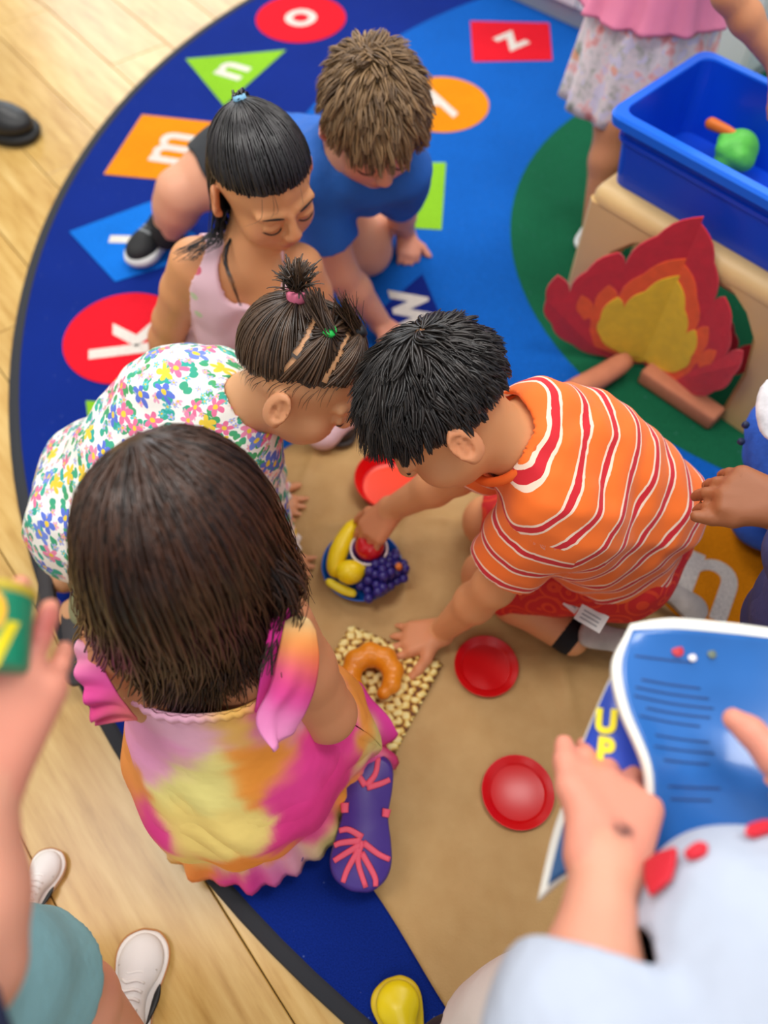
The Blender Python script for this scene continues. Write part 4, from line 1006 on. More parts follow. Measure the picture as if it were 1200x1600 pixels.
ctl = [[P(398, 1112, .400), P(412, 1110, .398), P(432, 1108, .395)], [P(408, 1050, .438), P(424, 1048, .437), P(446, 1046, .432)], [P(420, 985, .470), P(438, 985, .470), P(458, 985, .462)], [P(428, 950, .470), P(446, 950, .470), P(464, 952, .464)]]
grid_part('strap', ctl, 16, 8, .003, dye, dress, softc([('#ee3fa6', P(410, 1080, .42)), ('#e62a98', P(430, 1000, .46))]))
ctl = [[P(446, 970, .478), P(462, 962, .480), P(480, 966, .474), P(492, 985, .462)], [P(436, 1020, .462), P(458, 1018, .466), P(482, 1018, .460), P(496, 1030, .446)], [P(424, 1075, .440), P(450, 1075, .448), P(474, 1070, .440), P(488, 1072, .425)], [P(404, 1125, .420), P(428, 1120, .428), P(452, 1118, .420), P(472, 1112, .408)], [P(430, 1172, .404), P(436, 1166, .406), P(446, 1150, .402), P(458, 1132, .396)]]
grid_part('flutter_sleeve', ctl, 26, 18, .003, dye, dress, softc([('#e8d8a0', P(470, 955, .47)), ('#fba040', P(470, 1005, .465)), ('#f7702e', P(478, 1040, .45)), ('#ee3f9c', P(455, 1060, .45)), ('#ec3aa0', P(465, 1095, .44)), ('#f486c4', P(430, 1125, .42)), ('#f79ccf', P(436, 1160, .41))], .014), lambda a, b: .004 * np.sin(b * 7 + a * 2) * a)
ctl = [[P(112 + 10, 1000, .452), P(135, 1005, .452), P(150, 1012, .45)], [P(118, 1045, .445), P(145, 1045, .446), P(165, 1050, .445)], [P(132, 1085, .436), P(160, 1085, .437), P(185, 1085, .435)], [P(142, 1118, .420), P(172, 1108, .424), P(205, 1112, .420)], [P(150, 1128, .410), P(188, 1125, .410), P(215, 1124, .405)]]
grid_part('ruffle', ctl, 40, 14, .0025, dye, dress, softc([('#f4b0c4', P(125, 1010, .45)), ('#ee4fa6', P(140, 1060, .44)), ('#e62e90', P(150, 1110, .42)), ('#f07a70', P(190, 1125, .41))], .015), lambda a, b: .005 * np.sin(a * 26) * (1 - b))
ctl = [[P(545, 1066, .130), P(566, 1072, .128), P(592, 1104, .112), P(622, 1146, .085)], [P(532, 1092, .150), P(562, 1108, .142), P(588, 1132, .118), P(614, 1158, .078)], [P(528, 1120, .155), P(556, 1134, .145), P(578, 1152, .110), P(600, 1168, .070)], [P(535, 1150, .140), P(556, 1160, .125), P(574, 1172, .095), P(590, 1185, .060)]]
grid_part('skirt_fold', ctl, 22, 22, .003, dye, dress, softc([('#e0369a', P(570, 1085, .13)), ('#ea3fa8', P(605, 1130, .1)), ('#d8248c', P(615, 1150, .08)), ('#f0a050', P(540, 1120, .15)), ('#e8d888', P(562, 1148, .13)), ('#ee6ab4', P(580, 1170, .09))], .014), lambda a, b: .003 * np.sin(b * 9 + a * 3))
# purple and coral running shoes, soles up
PU = M('shoe_purple', '#4a2f80', .6, .4, 300, .002); CO = M('shoe_coral', '#e2506a', .55); SP = M('sole_purple', '#452c86', .45, .15, 60, .003)
sh, L, so, k = shoe(pb, P(577, 1178, .090), P(562, 1394, .050), (-.05, .15, -.95), PU, SP, label='purple running shoe with coral tread, sole up', width=1.22)
def tread(pts, w, so=so, L=L, k=k):
    p = [L(x, y, -.0012) for x, y in pts]; up_ = nrm(L(0, 0, 1) - L(0, 0, 0)); mk('tread', *tube(catmull(p, 12), np.array([w] * 12) * k * np.linspace(1, .8, 12), 8, .35, up_), CO, so)
for q in ([(.026, .001), (.050, .004), (.080, -.006)], [(.034, .003), (.060, .014), (.076, .018)], [(.030, .002), (.046, .022), (.052, .029)], [(.026, .002), (.030, .022), (.034, .030)], [(.022, .001), (.014, .016), (.016, .026)], [(.028, .000), (.040, -.016), (.046, -.029)], [(.040, .001), (.066, -.014), (.078, -.016)],
          [(-.040, .002), (-.055, .012), (-.064, .024)], [(-.040, .001), (-.056, -.008), (-.076, -.010)], [(-.038, .000), (-.044, -.014), (-.050, -.024)]): tread(q, .0042)
for q in ([(-.018, .0225), (-.006, .0215)], [(-.014, -.0225), (-.004, -.0215)]): tread(q, .006)
shoe(pb, A3(-.150, .215, .070), A3(-.112, .116, .050), (-.05, .1, -.95), PU, SP)
sh2 = mk('sock', *lathe([(0, 0), (.029, 0), (.030, .02), (.028, .03), (0, .03)], (anL[0], anL[1], .03), 20), M('pink_sock', '#dd8888', .9), pb)
# long hair
scB = scalp(HB, hsB); backc = (A3(-.166, .272, .400), np.stack([rvB, np.cross(A3(0, 0, 1), rvB), A3(0, 0, 1)]), A3(.088, .056, .075))
keepB = lambda v: hairline(v, .50, .85, -.10) > 0
v = fib(6200, .02); v = v[keepB(v)]; poleB = nrm((-.40, -.05, .92))
d0 = tangent_from(v, poleB, scB); Lh = .215 + .02 * rng.normal(size=len(v)) + .05 * np.clip(v[:, 2], 0, 1) - .07 * np.clip(v[:, 0] - .1, 0, 1)
Lh = Lh * np.where(v[:, 1] > .3, .85, 1)
right = rvB
def ex(p, t): # locks on the right swing out, ends gather and bend
    side = ((p - HB['c']) @ right)[:, None]; return right * np.clip(side - .03, 0, .06) * (.6 * (t > .5)) - right * np.clip(-side - .03, 0, .06) * (3.0 * (t > .3))
pts = grow(to_world(v, scB, 1.01), d0, Lh, [scB, backc], 12, .60, .03, 1.02 + .035 * rng.uniform(0, 1, len(v)), extra=ex, wave=.0)
tt = np.linspace(0, 1, 13)[None, :, None]; cl = rng.integers(0, 90, len(v)); cph = rng.uniform(0, 6.3, 90)[cl]
pts[:, :, 0] += .006 * np.sin(tt[..., 0] * 9 + cph[:, None]) * tt[..., 0] ** 2 * 2; pts[:, :, 1] += .004 * np.cos(tt[..., 0] * 9 + cph[:, None]) * tt[..., 0] ** 2 * 2
pts = clump(pts, 300, .5, 2)
HBm = hair_mat('hair_brown', '#120a07', '#4a2c1c', .36)
# loose curling locks at the right
cu = []
for k_ in range(70):
    a = rng.uniform(); st = P(rng.uniform(372, 432), rng.uniform(835, 890), .535); en = P(rng.uniform(425, 474), rng.uniform(935, 985), .475)
    m_ = lerp(st, en, .55) + A3(.016 * rng.uniform(.3, 1.2), -.004, .004); lo_ = P(rng.uniform(400, 455), rng.uniform(975, 1060), .455); cu.append(catmull([st, m_, en, lo_], 14))
cu = np.array(cu)
hair_obj([cap_mesh(scB, keepB, 1.02), ribbons(pts, .0018, scB[0], .7), ribbons(cu, .0018, scB[0], .7)], HBm, pb)
prt = np.array([nrm(lerp(np.array((-.36, -.30, .88)), np.array((-.42, .25, .88)), x)) for x in np.linspace(0, 1, 10)]); 
# ------------------------------------------------------------------ girl in the floral shirt leaning on her hands
C_ = dict(head=P(468, 585, .405), neck=P(392, 632, .352), shR=P(372, 705, .300), shL=P(340, 610, .325), hipL=P(172, 745, .175), hipR=P(150, 820, .185))
HC = mkframe(C_['head'], (.80, -.22, -.52), (.38, .22, .88)); hsC = .86
elRc, wrRc = P(398, 800, .155), P(428, 872, .028); elLc, wrLc = P(392, 735, .16), P(410, 783, .028)
pc = empty('person', (C_['hipL'] + C_['hipR']) / 2 * A3(1, 1, 0), 'child in a white floral shirt with small hair ties leaning on both hands', 'person')
S = Sdf(); head(S, HC, hsC); torso(S, C_['hipL'], C_['hipR'], C_['shL'], C_['shR'], C_['neck'], HC, hsC, q=1.0)
arm(S, C_['shR'], elRc, wrRc); arm(S, C_['shL'], elLc, wrLc)
hand(S, wrRc + A3(0, 0, -.006), P(490, 892, .012) - wrRc, (.05, -.1, 1), 1, curl=(.05, .1, .1), spread=1.7, sc=.85)
hand(S, wrLc + A3(0, 0, -.006), P(480, 797, .012) - wrLc, (.05, -.1, 1), -1, curl=(.05, .1, .1), spread=1.5, sc=.85)
knRc, knLc = P(300, 900, .052), P(285, 780, .052); anRc, anLc = P(120, 960, .05), P(100, 900, .05)
leg(S, C_['hipR'], knRc, anRc, q=.95); leg(S, C_['hipL'], knLc, anLc, q=.95)
bC = body_mesh(S, 'olive', pc, HC, hsC, .0027, floor=.009); face_parts(HC, hsC, pc, bC, '#4a3020')
spC = nrm((C_['shL'] + C_['shR']) / 2 - (C_['hipL'] + C_['hipR']) / 2); hmC = (C_['hipL'] + C_['hipR']) / 2; latC = nrm(np.cross(spC, (0, 0, 1))); 
G_ = Sdf(); torso(G_, C_['hipL'], C_['hipR'], C_['shL'], C_['shR'], C_['neck'] - spC * .035, None, infl=.020, q=1.02)
G_.cone(lerp(hmC, C_['shR'], .35) + A3(0, 0, .03), lerp(hmC, C_['shL'], .7) + A3(0, 0, .03), .085, .078, .03, tag=1)
clipfrom(G_, (1,), hmC - spC * .065, -spC)
for (sh, el, wr, tg_) in ((C_['shR'], elRc, wrRc, 21), (C_['shL'], elLc, wrLc, 22)):
    G_.chain([(sh, .050), (el, .046), (lerp(el, wr, .72), .044), (wr, .044)], .02, tag=tg_); d_ = nrm(wr - el); clipfrom(G_, (tg_,), lerp(el, wr, .62), d_)
NK = Sdf(); NK.cone(C_['neck'] + spC * .006, hp(HC, 0, -.02, -.02, hsC), .042, .05, .001)
fmat = bpy.data.materials.new('floral_cotton'); t = NT(fmat)
uv = t.n('CombineXYZ'); t.l(t.attr('fu').outputs['Fac'], uv.inputs[0]); t.l(t.attr('fv').outputs['Fac'], uv.inputs[1])
nzv = t.noise(35, uv.outputs[0], 2); wv = t.n('VectorMath', operation='MULTIPLY_ADD'); t.l(nzv.outputs['Color'], wv.inputs[0]); wv.inputs[1].default_value = (.012, .012, 0); t.l(uv.outputs[0], wv.inputs[2])
def flowers(scale, petals, rad, off, cols, chance):
    ad = t.n('VectorMath', operation='ADD'); t.l(wv.outputs[0], ad.inputs[0]); ad.inputs[1].default_value = (off, off * 1.7, 0)
    vo = t.n('TexVoronoi', voronoi_dimensions='2D'); vo.inputs['Scale'].default_value = scale; vo.inputs['Randomness'].default_value = .85; t.l(ad.outputs[0], vo.inputs['Vector'])
    sb = t.n('VectorMath', operation='SUBTRACT'); t.l(ad.outputs[0], sb.inputs[0]); t.l(vo.outputs['Position'], sb.inputs[1])
    sp = t.n('SeparateXYZ'); t.l(sb.outputs[0], sp.inputs[0]); an = t.math('ARCTAN2', sp.outputs[1], sp.outputs[0])
    r0 = t.math('MULTIPLY', vo.outputs['Distance'], 1.0)
    sc_ = t.n('SeparateColor'); t.l(vo.outputs['Color'], sc_.inputs[0])
    lim = t.math('MULTIPLY', t.math('ADD', t.math('MULTIPLY', t.math('ABSOLUTE', t.math('COSINE', t.math('ADD', t.math('MULTIPLY', an, petals / 2), t.math('MULTIPLY', sc_.outputs[2], 6.0)))), .65), .35), rad)
    f = t.math('MULTIPLY', t.math('LESS_THAN', r0, lim), t.math('LESS_THAN', sc_.outputs[1], chance))
    col = t.ramp(sc_.outputs[0], cols, 'CONSTANT'); ctr = t.math('LESS_THAN', r0, rad * .26)
    return f, t.mix(ctr, col, '#e8c63a')
c = t.mix(0, '#f2efe8', '#f2efe8')
# leaves: slim strokes
f1, k1 = flowers(62, 2, .44, .31, [(0, '#28a89a'), (.5, '#3f9a58'), (.75, '#5fc0b8')], .9); lf = k1
c = t.mix(f1, c, t.ramp(t.noise(20, uv.outputs[0]).outputs[0], [(.4, '#2aa79a'), (.6, '#47a060')]))
f2, k2 = flowers(95, 5, .40, .77, [(0, '#e9a3bf'), (.4, '#a9aee0'), (.7, '#5cbcc0')], .6); c = t.mix(f2, c, k2)
f3, k3 = flowers(40, 5, .42, .0, [(0, '#e56f98'), (.30, '#5a72d0'), (.55, '#ecc93a'), (.68, '#e887ab'), (.85, '#6f86da')], .72); c = t.mix(f3, c, k3)
t.color(c); t.b.inputs['Roughness'].default_value = .8; t.bump(t.noise(24, t.obj(), 3).outputs[0], .3, .005)
up2 = np.cross(latC, spC)
def fuv(V):
    T = G_.nearest(V); q = V - hmC; u = q @ spC; w = q @ latC; zz_ = q @ up2
    v = np.arctan2(w, zz_ + .02) * .085
    return {'fu': u, 'fv': v}
shirtC = garment('blouse', G_, fmat, pc, .0045, .003, NK, wrinkle(.0024, [spC, latC, (0, 1, 1)], 60, 8), fuv)
# scalloped cuff
for (el, wr) in ((elRc, wrRc), (elLc, wrLc)):
    d_ = nrm(wr - el); c0 = lerp(el, wr, .64); b1 = nrm(np.cross(d_, (0, 1, .3))); b2 = np.cross(d_, b1)
    R = np.stack([[c0 + d_ * z + (b1 * math.cos(a) + b2 * math.sin(a)) * (.044 + .004 * z / .014 + .003 * math.sin(14 * a) * z / .014) for a in np.linspace(0, 2 * math.pi, 61)] for z in (0, .005, .010, .014)])
    mk('cuff', *sheet(R, .002), M('cuff_white', '#efece6', .8), shirtC)
OL = M('olive_cotton', '#8a8a66', .85, .3, 200)
G2 = Sdf(); lh = nrm(C_['hipR'] - C_['hipL']); G2.cone(hmC - lh * .036, hmC + lh * .036, .079, k=.02, tag=1)
for hp_, kn_, an_ in ((C_['hipR'], knRc, anRc), (C_['hipL'], knLc, anLc)): G2.chain([(hp_, .070), (kn_, .052), (lerp(kn_, an_, .85), .040)], .02)
for p in G2.p: p[6].append((A3(0, 0, .009), A3(0, 0, -1)))
garment('trousers', G2, OL, pc, .005, .0035, None, wrinkle(.002, [(1, 0, 0), (0, 1, 0)], 60, 2), floor=.012)
GRY = M('grey_shoe', '#77787c', .7, .4, 250, .003, .25, 50); DKS = M('dark_sole', '#3a3638', .7, .2, 100)
shoe(pc, P(112, 945, .075), P(118, 1070, .052), (.1, .3, -.9), GRY, DKS, label='grey trainer with a dark sole'); shoe(pc, P(70, 880, .075), P(70, 960, .055), (.1, .3, -.9), GRY, DKS)
# hair drawn up in sections to two bright ties
scC = scalp(HC, hsC); keepC = lambda v: hairline(v, .50, .80, .08) > 0
def dir_of(px, py, z): q = (P(px, py, z) - scC[0]) @ HC['ax'].T / scC[2]; return nrm(q)
tP = nrm((.05, -.52, .85)); tG = nrm((.46, .00, .88)); tL = nrm((-.05, .42, .90))
v = fib(7000, .012); v = v[keepC(v)]
def secs(v): return np.where(v[:, 1] < -.24, 0, np.where((v[:, 1] < .30) & (v[:, 0] > -.10), 1, 2))
def gaps(v):
    a = np.where((v[:, 0] > -.1) & (v[:, 2] > .18), np.minimum(np.abs(v[:, 1] + .24), np.abs(v[:, 1] - .30)), 9); b = np.where((v[:, 1] > -.24) & (v[:, 1] < .30), np.abs(v[:, 0] + .10), 9); return np.minimum(a, b)
reg = secs(v); ok = gaps(v) > .030; v = v[ok]; reg = reg[ok]
parts = []
HCm = hair_mat('hair_dark_brown', '#1c130d', '#5a4230', .36)
for r_, tg_ in ((0, tP), (1, tG), (2, tL)):
    vv_ = v[reg == r_]; far = (vv_ @ tg_) > -.75; pts = pulled(vv_[far], tg_, scC, 9, 1.02, 1.09); pts += rng.normal(size=(len(pts), 1, 3)) * .0010; parts.append(ribbons(pts, .0017, scC[0], .45))
def tail(o, dirs, n, ln, w, spread, grav, hang=None):
    d = nrm(dirs) + rng.normal(size=(n, 3)) * spread; r0 = o + rng.normal(size=(n, 3)) * .0035; return ribbons(grow(r0, d, np.full(n, ln) * rng.uniform(.8, 1.1, n), [scC], 9, grav, .05, 1.05), w, scC[0], .6)
oP = to_world(tP[None], scC, 1.17)[0]; oG = to_world(tG[None], scC, 1.10)[0]; oL = to_world(tL[None], scC, 1.10)[0]
wv_ = lambda tg_: nrm((tg_ * scC[2]) @ HC['ax'])
parts += [tail(oP, wv_(tP), 150, .036, .0019, .16, .20), tail(oG, nrm(oP - oG) + wv_(tG) * .4, 90, .044, .0018, .07, -.02), tail(oL, nrm(oP - oL) + wv_(tL) * .4, 90, .044, .0018, .07, -.02)]
# wisps at the nape and by the ear
vw = fib(800, .02); vw = vw[(hairline(vw, .5, .8, .05) > -.10) & (hairline(vw, .5, .8, .05) < .12) & (vw[:, 1] < .55)]
parts.append(ribbons(grow(to_world(vw, scC, 1.0), tangent_from(vw, (0, .6, .8), scC), rng.uniform(.015, .035, len(vw)), [scC], 6, .25, .08, 1.02), .0004, scC[0], .8))
cm = lambda v: keepC(v) & (gaps(v) > .016)
hC = hair_obj([cap_mesh(scC, cm, 1.015, 64)] + parts, HCm, pc)
for (o_, tg_, col_, r_) in ((oP, tP, '#f07c9c', .0125), (oG, tG, '#2fd05a', .0072), (oL, tL, '#1a1a20', .0072)):
    ax_ = wv_(tg_); b1 = nrm(np.cross(ax_, (1, .2, 0))); b2 = np.cross(ax_, b1)
    mk('hair_tie', *tube([o_ + ax_ * z + 0 * b1 for z in (-.006, -.003, .0, .003, .006)], [r_ * .92, r_, r_, r_, r_ * .92], 16), M('tie' + col_, col_, .6), hC)
# ------------------------------------------------------------------ girl in the pale pink vest top
D_ = dict(neck=A3(-.188, .905, .350), shR=P(305, 412, .315), shL=P(468, 420, .310), hipL=A3(-.180, .945, .085), hipR=A3(-.275, .945, .085))
HD = mkframe(P(412, 282, .445), (.50, -.74, -.26), (-.08, .05, 1)); hsD = .86
elRd, wrRd = P(268, 500, .175), P(248, 575, .030); elLd, wrLd = A3(-.10, .90, .20), A3(-.15, .845, .11)
pdd = empty('person', (-.23, .945, 0), 'child with black tied-back hair in a pale pink vest top looking down', 'person')
S = Sdf(); head(S, HD, hsD); torso(S, D_['hipL'], D_['hipR'], D_['shL'], D_['shR'], D_['neck'], HD, hsD, q=.95)
arm(S, D_['shR'], elRd, wrRd, q=1.05); arm(S, D_['shL'], elLd, wrLd)
hand(S, wrRd + A3(0, 0, -.004), (-.2, -.9, -.1), (0, 0, 1), 1, curl=(.05, .1, .1), spread=1.3, sc=.9); hand(S, wrLd, (.3, -.8, -.4), (.3, .1, .9), -1, curl=(.3, .3, .3), sc=.9)
knRd, knLd = A3(-.33, .80, .055), A3(-.06, .86, .055); anRd, anLd = A3(-.17, .86, .040), P(500, 680, .035)
leg(S, D_['hipR'], knRd, anRd, q=.85); leg(S, D_['hipL'], knLd, anLd, q=.85)
bD = body_mesh(S, 'tan', pdd, HD, hsD, .003); face_parts(HD, hsD, pdd, bD, '#1c120e')
spD = nrm((D_['shL'] + D_['shR']) / 2 - (D_['hipL'] + D_['hipR']) / 2); hmD = (D_['hipL'] + D_['hipR']) / 2; laD = nrm(D_['shL'] - D_['shR']); frD = nrm(np.cross(laD, spD)); frD = frD if frD[1] < 0 else -frD
G_ = Sdf(); torso(G_, D_['hipL'], D_['hipR'], D_['shL'], D_['shR'], D_['neck'] - spD * .03, None, infl=.0085, q=.95); clipfrom(G_, (1,), hmD - spD * .05, -spD)
# vest cut: scooped neck and deep armholes
scD_ = (D_['shL'] + D_['shR']) / 2; CV = Sdf()
CV.cone(D_['neck'] + frD * .09 - spD * .015, D_['neck'] + frD * .03 + spD * .06, .050, .060, .002); CV.cone(D_['neck'] - frD * .05 + spD * .02, D_['neck'] + spD * .08, .045, .060, .002)
for s_, e_ in ((D_['shR'], -1), (D_['shL'], 1)): CV.cone(s_ + laD * e_ * .020 - spD * .055, s_ + laD * e_ * .030 + spD * .06, .046, .050, .002)
vm = bpy.data.materials.new('pale_pink_print'); t = NT(vm); vo = t.n('TexVoronoi'); vo.inputs['Scale'].default_value = 30; t.l(t.obj(), vo.inputs['Vector']); sp_ = t.n('SeparateColor'); t.l(vo.outputs['Color'], sp_.inputs[0])
f = t.math('MULTIPLY', t.math('LESS_THAN', vo.outputs['Distance'], .22), t.math('GREATER_THAN', sp_.outputs[1], .55))
t.color(t.mix(f, '#edc6d2', t.ramp(sp_.outputs[0], [(0, '#d9667a'), (.35, '#e0b84a'), (.6, '#c9d6b0'), (.8, '#e8eef0')], 'CONSTANT'))); t.b.inputs['Roughness'].default_value = .8
garment('vest_top', G_, vm, pdd, .004, .003, CV, wrinkle(.0014, [spD, laD], 60, 4))
G2 = Sdf(); G2.cone(D_['hipL'], D_['hipR'], .077, k=.02)
for a, b, c in ((D_['hipR'], knRd, anRd), (D_['hipL'], knLd, anLd)): G2.chain([(a, .062), (b, .045), (lerp(b, c, .9), .032)], .015)
for p in G2.p: p[6].append((A3(0, 0, .004), A3(0, 0, -1)))
garment('leggings', G2, M('pale_leggings', '#e3c4cc', .85, .2, 200), pdd, .004, .0035)
DS = M('dark_brown_shoe', '#2a1c16', .6, .3, 200)
shoe(pdd, P(495, 690, .012), P(560, 640, .012), (0, 0, 1), DS, DS, th=.010); shoe(pdd, A3(-.19, .85, .010), A3(-.05, .80, .010), (0, 0, 1), DS, DS, th=.010)
scD = scalp(HD, hsD); keepD = lambda v: hairline(v, .40, .85, .02) > 0; tD = nrm((-.05, -.62, .78))
v = fib(5600, .012); v = v[keepD(v)]; upm = (v[:, 2] > .02 - .25 * v[:, 1])
HDm = hair_mat('hair_jet', '#070608', '#241f22', .34)
pu = pulled(v[upm], tD, scD, 8, 1.02, 1.08) + rng.normal(size=(upm.sum(), 1, 3)) * .0009
dn = v[~upm]; dn = dn[dn[:, 1] < .35]; gd = grow(to_world(dn, scD, 1.01), tangent_from(dn, (0, .3, .95), scD), rng.uniform(.09, .16, len(dn)), [scD, (lerp(D_['neck'], hmD, .25), np.stack([laD, frD, spD]), A3(.095, .062, .08))], 11, .45, .05, 1.04)
oD = to_world(tD[None], scD, 1.10)[0]; wD = nrm((tD * scD[2]) @ HD['ax']); n = 160
tl = grow(oD + rng.normal(size=(n, 3)) * .004, wD * .4 + A3(0, .8, -.2) + rng.normal(size=(n, 3)) * .08, rng.uniform(.08, .12, n), [scD], 10, .40, .05, 1.08)
# a few loose locks over the shoulder and one down the front
lo_ = []
for k_ in range(40):
    a = hp(HD, .062, -.03 + .012 * rng.normal(), -.05 + .01 * rng.normal(), hsD); b = P(rng.uniform(318, 345), rng.uniform(365, 388), .372); c = P(rng.uniform(268, 310), rng.uniform(385, 412), .368); lo_.append(catmull([a, lerp(a, b, .6) + A3(0, 0, -.01), b, c], 10))
for k_ in range(14):
    a = hp(HD, .055, .0, -.085, hsD); lo_.append(catmull([a, P(352 + rng.normal() * 2, 400, .365), P(362 + rng.normal() * 2, 440, .350), P(376 + rng.normal() * 2, 478, .315)], 10))
fr_ = []
for k_ in range(5):
    x = rng.uniform(-.05, .05); a = hp(HD, x, .066, .055, hsD); fr_.append(catmull([a, hp(HD, x * 1.15 + .004 * rng.normal(), .083, .038, hsD), hp(HD, x * 1.4 + .006 * rng.normal(), .083 - .5 * abs(x), .012 + .01 * rng.normal(), hsD)], 10))
hD = hair_obj([cap_mesh(scD, keepD, 1.015, 56), ribbons(pu, .0021, scD[0], .4), ribbons(gd, .0016, scD[0], .7), ribbons(tl, .0018, scD[0], .6), ribbons(np.array(lo_), .0009, scD[0], .6), ribbons(np.array(fr_), .0003, scD[0], .8)], HDm, pdd)
mk('hair_tie', *tube([oD + wD * z for z in (-.005, 0, .005)], [.008, .009, .008], 14), M('tie_blue', '#7fb6d8', .6), hD)
# ------------------------------------------------------------------ boy in the blue t-shirt
E_ = dict(neck=P(545, 232, .375), shR=P(488, 285, .325), shL=P(625, 262, .335), hipL=P(452, 262, .19), hipR=P(385, 245, .19))
HE = mkframe(P(584, 186, .432), (.24, -.84, -.46), (.02, .05, 1)); hsE = .90
elRe, wrRe = P(532, 425, .165), P(592, 500, .040); elLe, wrLe = P(624, 320, .165), P(634, 362, .035)
pe = empty('person', (E_['hipL'] + E_['hipR']) / 2 * A3(1, 1, 0), 'child with wavy light brown hair in a blue t-shirt bending over the rug', 'person')
S = Sdf(); head(S, HE, hsE); torso(S, E_['hipL'], E_['hipR'], E_['shL'], E_['shR'], E_['neck'], HE, hsE)
arm(S, E_['shR'], elRe, wrRe, q=1.08); arm(S, E_['shL'], elLe, wrLe)
hand(S, wrRe + A3(0, 0, -.008), (.75, -.5, -.25), (-.1, .2, 1), 1, curl=(.1, .15, .1), spread=1.0, sc=.95); hand(S, wrLe + A3(0, 0, -.004), (.1, -.8, -.3), (.3, -.4, .9), -1, curl=(.5, .7, .5), spread=.4, sc=.9)
knLe, anLe = P(573, 390, .062), A3(-.02, 1.40, .045); knRe, anRe = P(283, 302, .150), P(262, 362, .060)
leg(S, E_['hipL'], knLe, anLe, q=1.1); leg(S, E_['hipR'], knRe, anRe, q=1.05)
bE = body_mesh(S, 'light', pe, HE, hsE, .0035); face_parts(HE, hsE, pe, bE, '#7a5636')
spE = nrm((E_['shL'] + E_['shR']) / 2 - (E_['hipL'] + E_['hipR']) / 2); hmE = (E_['hipL'] + E_['hipR']) / 2
G_ = Sdf(); torso(G_, E_['hipL'], E_['hipR'], E_['shL'], E_['shR'], E_['neck'] - spE * .03, None, infl=.013)
clipfrom(G_, (1,), hmE - spE * .05, -spE)
for (sh, el, tg_) in ((E_['shR'], elRe, 21), (E_['shL'], elLe, 22)):
    d_ = nrm(el - sh); l_ = np.linalg.norm(el - sh); G_.cone(sh, el, .050, .050, .014, tag=tg_); clipfrom(G_, (tg_,), sh + d_ * l_ * .62, d_)
NK = Sdf(); NK.cone(E_['neck'] + spE * .01, hp(HE, 0, -.01, -.03, hsE), .042, .05, .001)
bmE = M('royal_blue_jersey', '#1a5fb8', .8, .35, 60, .004, .12, 14)
shE = garment('t_shirt', G_, bmE, pe, .0045, .0033, NK, wrinkle(.0022, [spE, (1, 0, 0)], 60, 6))
G2 = Sdf(); lh = nrm(E_['hipR'] - E_['hipL']); G2.cone(hmE - lh * .036, hmE + lh * .036, .080, k=.02, tag=1)
for a, b, tg_, fr_ in ((E_['hipL'], knLe, 31, .66), (E_['hipR'], knRe, 32, .60)):
    d_ = nrm(b - a); l_ = np.linalg.norm(b - a); G2.cone(a, b, .076, .064, .02, tag=tg_); clipfrom(G2, (tg_,), a + d_ * l_ * fr_, d_)
garment('shorts', G2, M('charcoal_shorts', '#2e3034', .85, .3, 120, .003), pe, .005, .0035, None, wrinkle(.002, [(1, 0, 0), (0, 1, 0)], 60, 2))
BK = M('black_mesh_shoe', '#17181a', .7, .4, 260, .002); WS = M('white_sole', '#d9dad8', .55)
sh, L, so, k = shoe(pe, P(288, 340, .012), P(206, 418, .012), (0.05, .05, 1), BK, WS, th=.018, label='black trainer with a white sole')
for q in ((.018, .0), (.03, .0)): mk('strap', *tube([L(q[0], -.022, .030), L(q[0], -.010, .046), L(q[0], .010, .046), L(q[0], .022, .030)], .0035, 6, .5), M('grey_strap', '#8b8f92', .7), sh)
shoe(pe, A3(-.02, 1.42, .078), A3(.0, 1.56, .055), (0, .1, -.95), BK, WS)
mk('sock', *tube([anRe + A3(0, 0, .03), anRe + A3(0, 0, .0), anRe - A3(0, 0, .02)], .031, 16), M('black_sock2', '#1a1a1c', .9), pe)
scE = scalp(HE, hsE); keepE = lambda v: hairline(v, .40, .58, -.02) > 0; poE = nrm((.10, -.45, .88))
v = fib(6500, .02); v = v[keepE(v)]; Lh = np.clip(.036 + .010 * v[:, 1], .020, .05) * rng.uniform(.8, 1.15, len(v))
cl = np.floor(to_world(v, scE) * 55).astype(int).sum(1) % 23; cv = rng.normal(size=(23, 3)) * .35
pts = grow(to_world(v, scE, 1.01), tangent_from(v, poE, scE) + (v @ HE['ax']) * .05 + cv[cl] * .5, Lh, [scE], 8, .10, .05, 1.02 + .05 * rng.uniform(0, 1, len(v)), wave=.10, wfreq=.8)
pts = clump(pts, 340, .66)
hair_obj([cap_mesh(scE, keepE, 1.02), ribbons(pts, .0019, scE[0], .7)], hair_mat('hair_light_brown', '#4f3822', '#9c7a52', .5), pe)
# ------------------------------------------------------------------ standing girl in the floral skirt beside the bin
cF = A3(.475, 1.445, 0); pf = empty('person', cF, 'child in a pink top and floral skirt standing behind the blue bin', 'person')
hipLF, hipRF = cF + A3(.045, .0, .42), cF + A3(-.045, .0, .42); shLF, shRF = cF + A3(.095, -.02, .70), cF + A3(-.075, -.02, .70); nkF = cF + A3(.01, -.02, .745)
HF = mkframe(cF + A3(.02, -.04, .86), (.2, -.8, -.5), (0, 0, 1))
anRF, anLF = P(925, 350, .05), A3(.505, 1.45, .05)
S = Sdf(); head(S, HF, .9); torso(S, hipLF, hipRF, shLF, shRF, nkF, HF, .9)
elF, wrF = P(1138, -12, .555), P(1214, 100, .470)
arm(S, shLF, elF, wrF, q=.76); arm(S, shRF, cF + A3(-.08, .09, .56), cF + A3(-.04, .15, .46)); hand(S, wrF, (.45, -.35, -.8), (.8, -.5, 0), 1, curl=(.2, .3, .3), sc=.9)
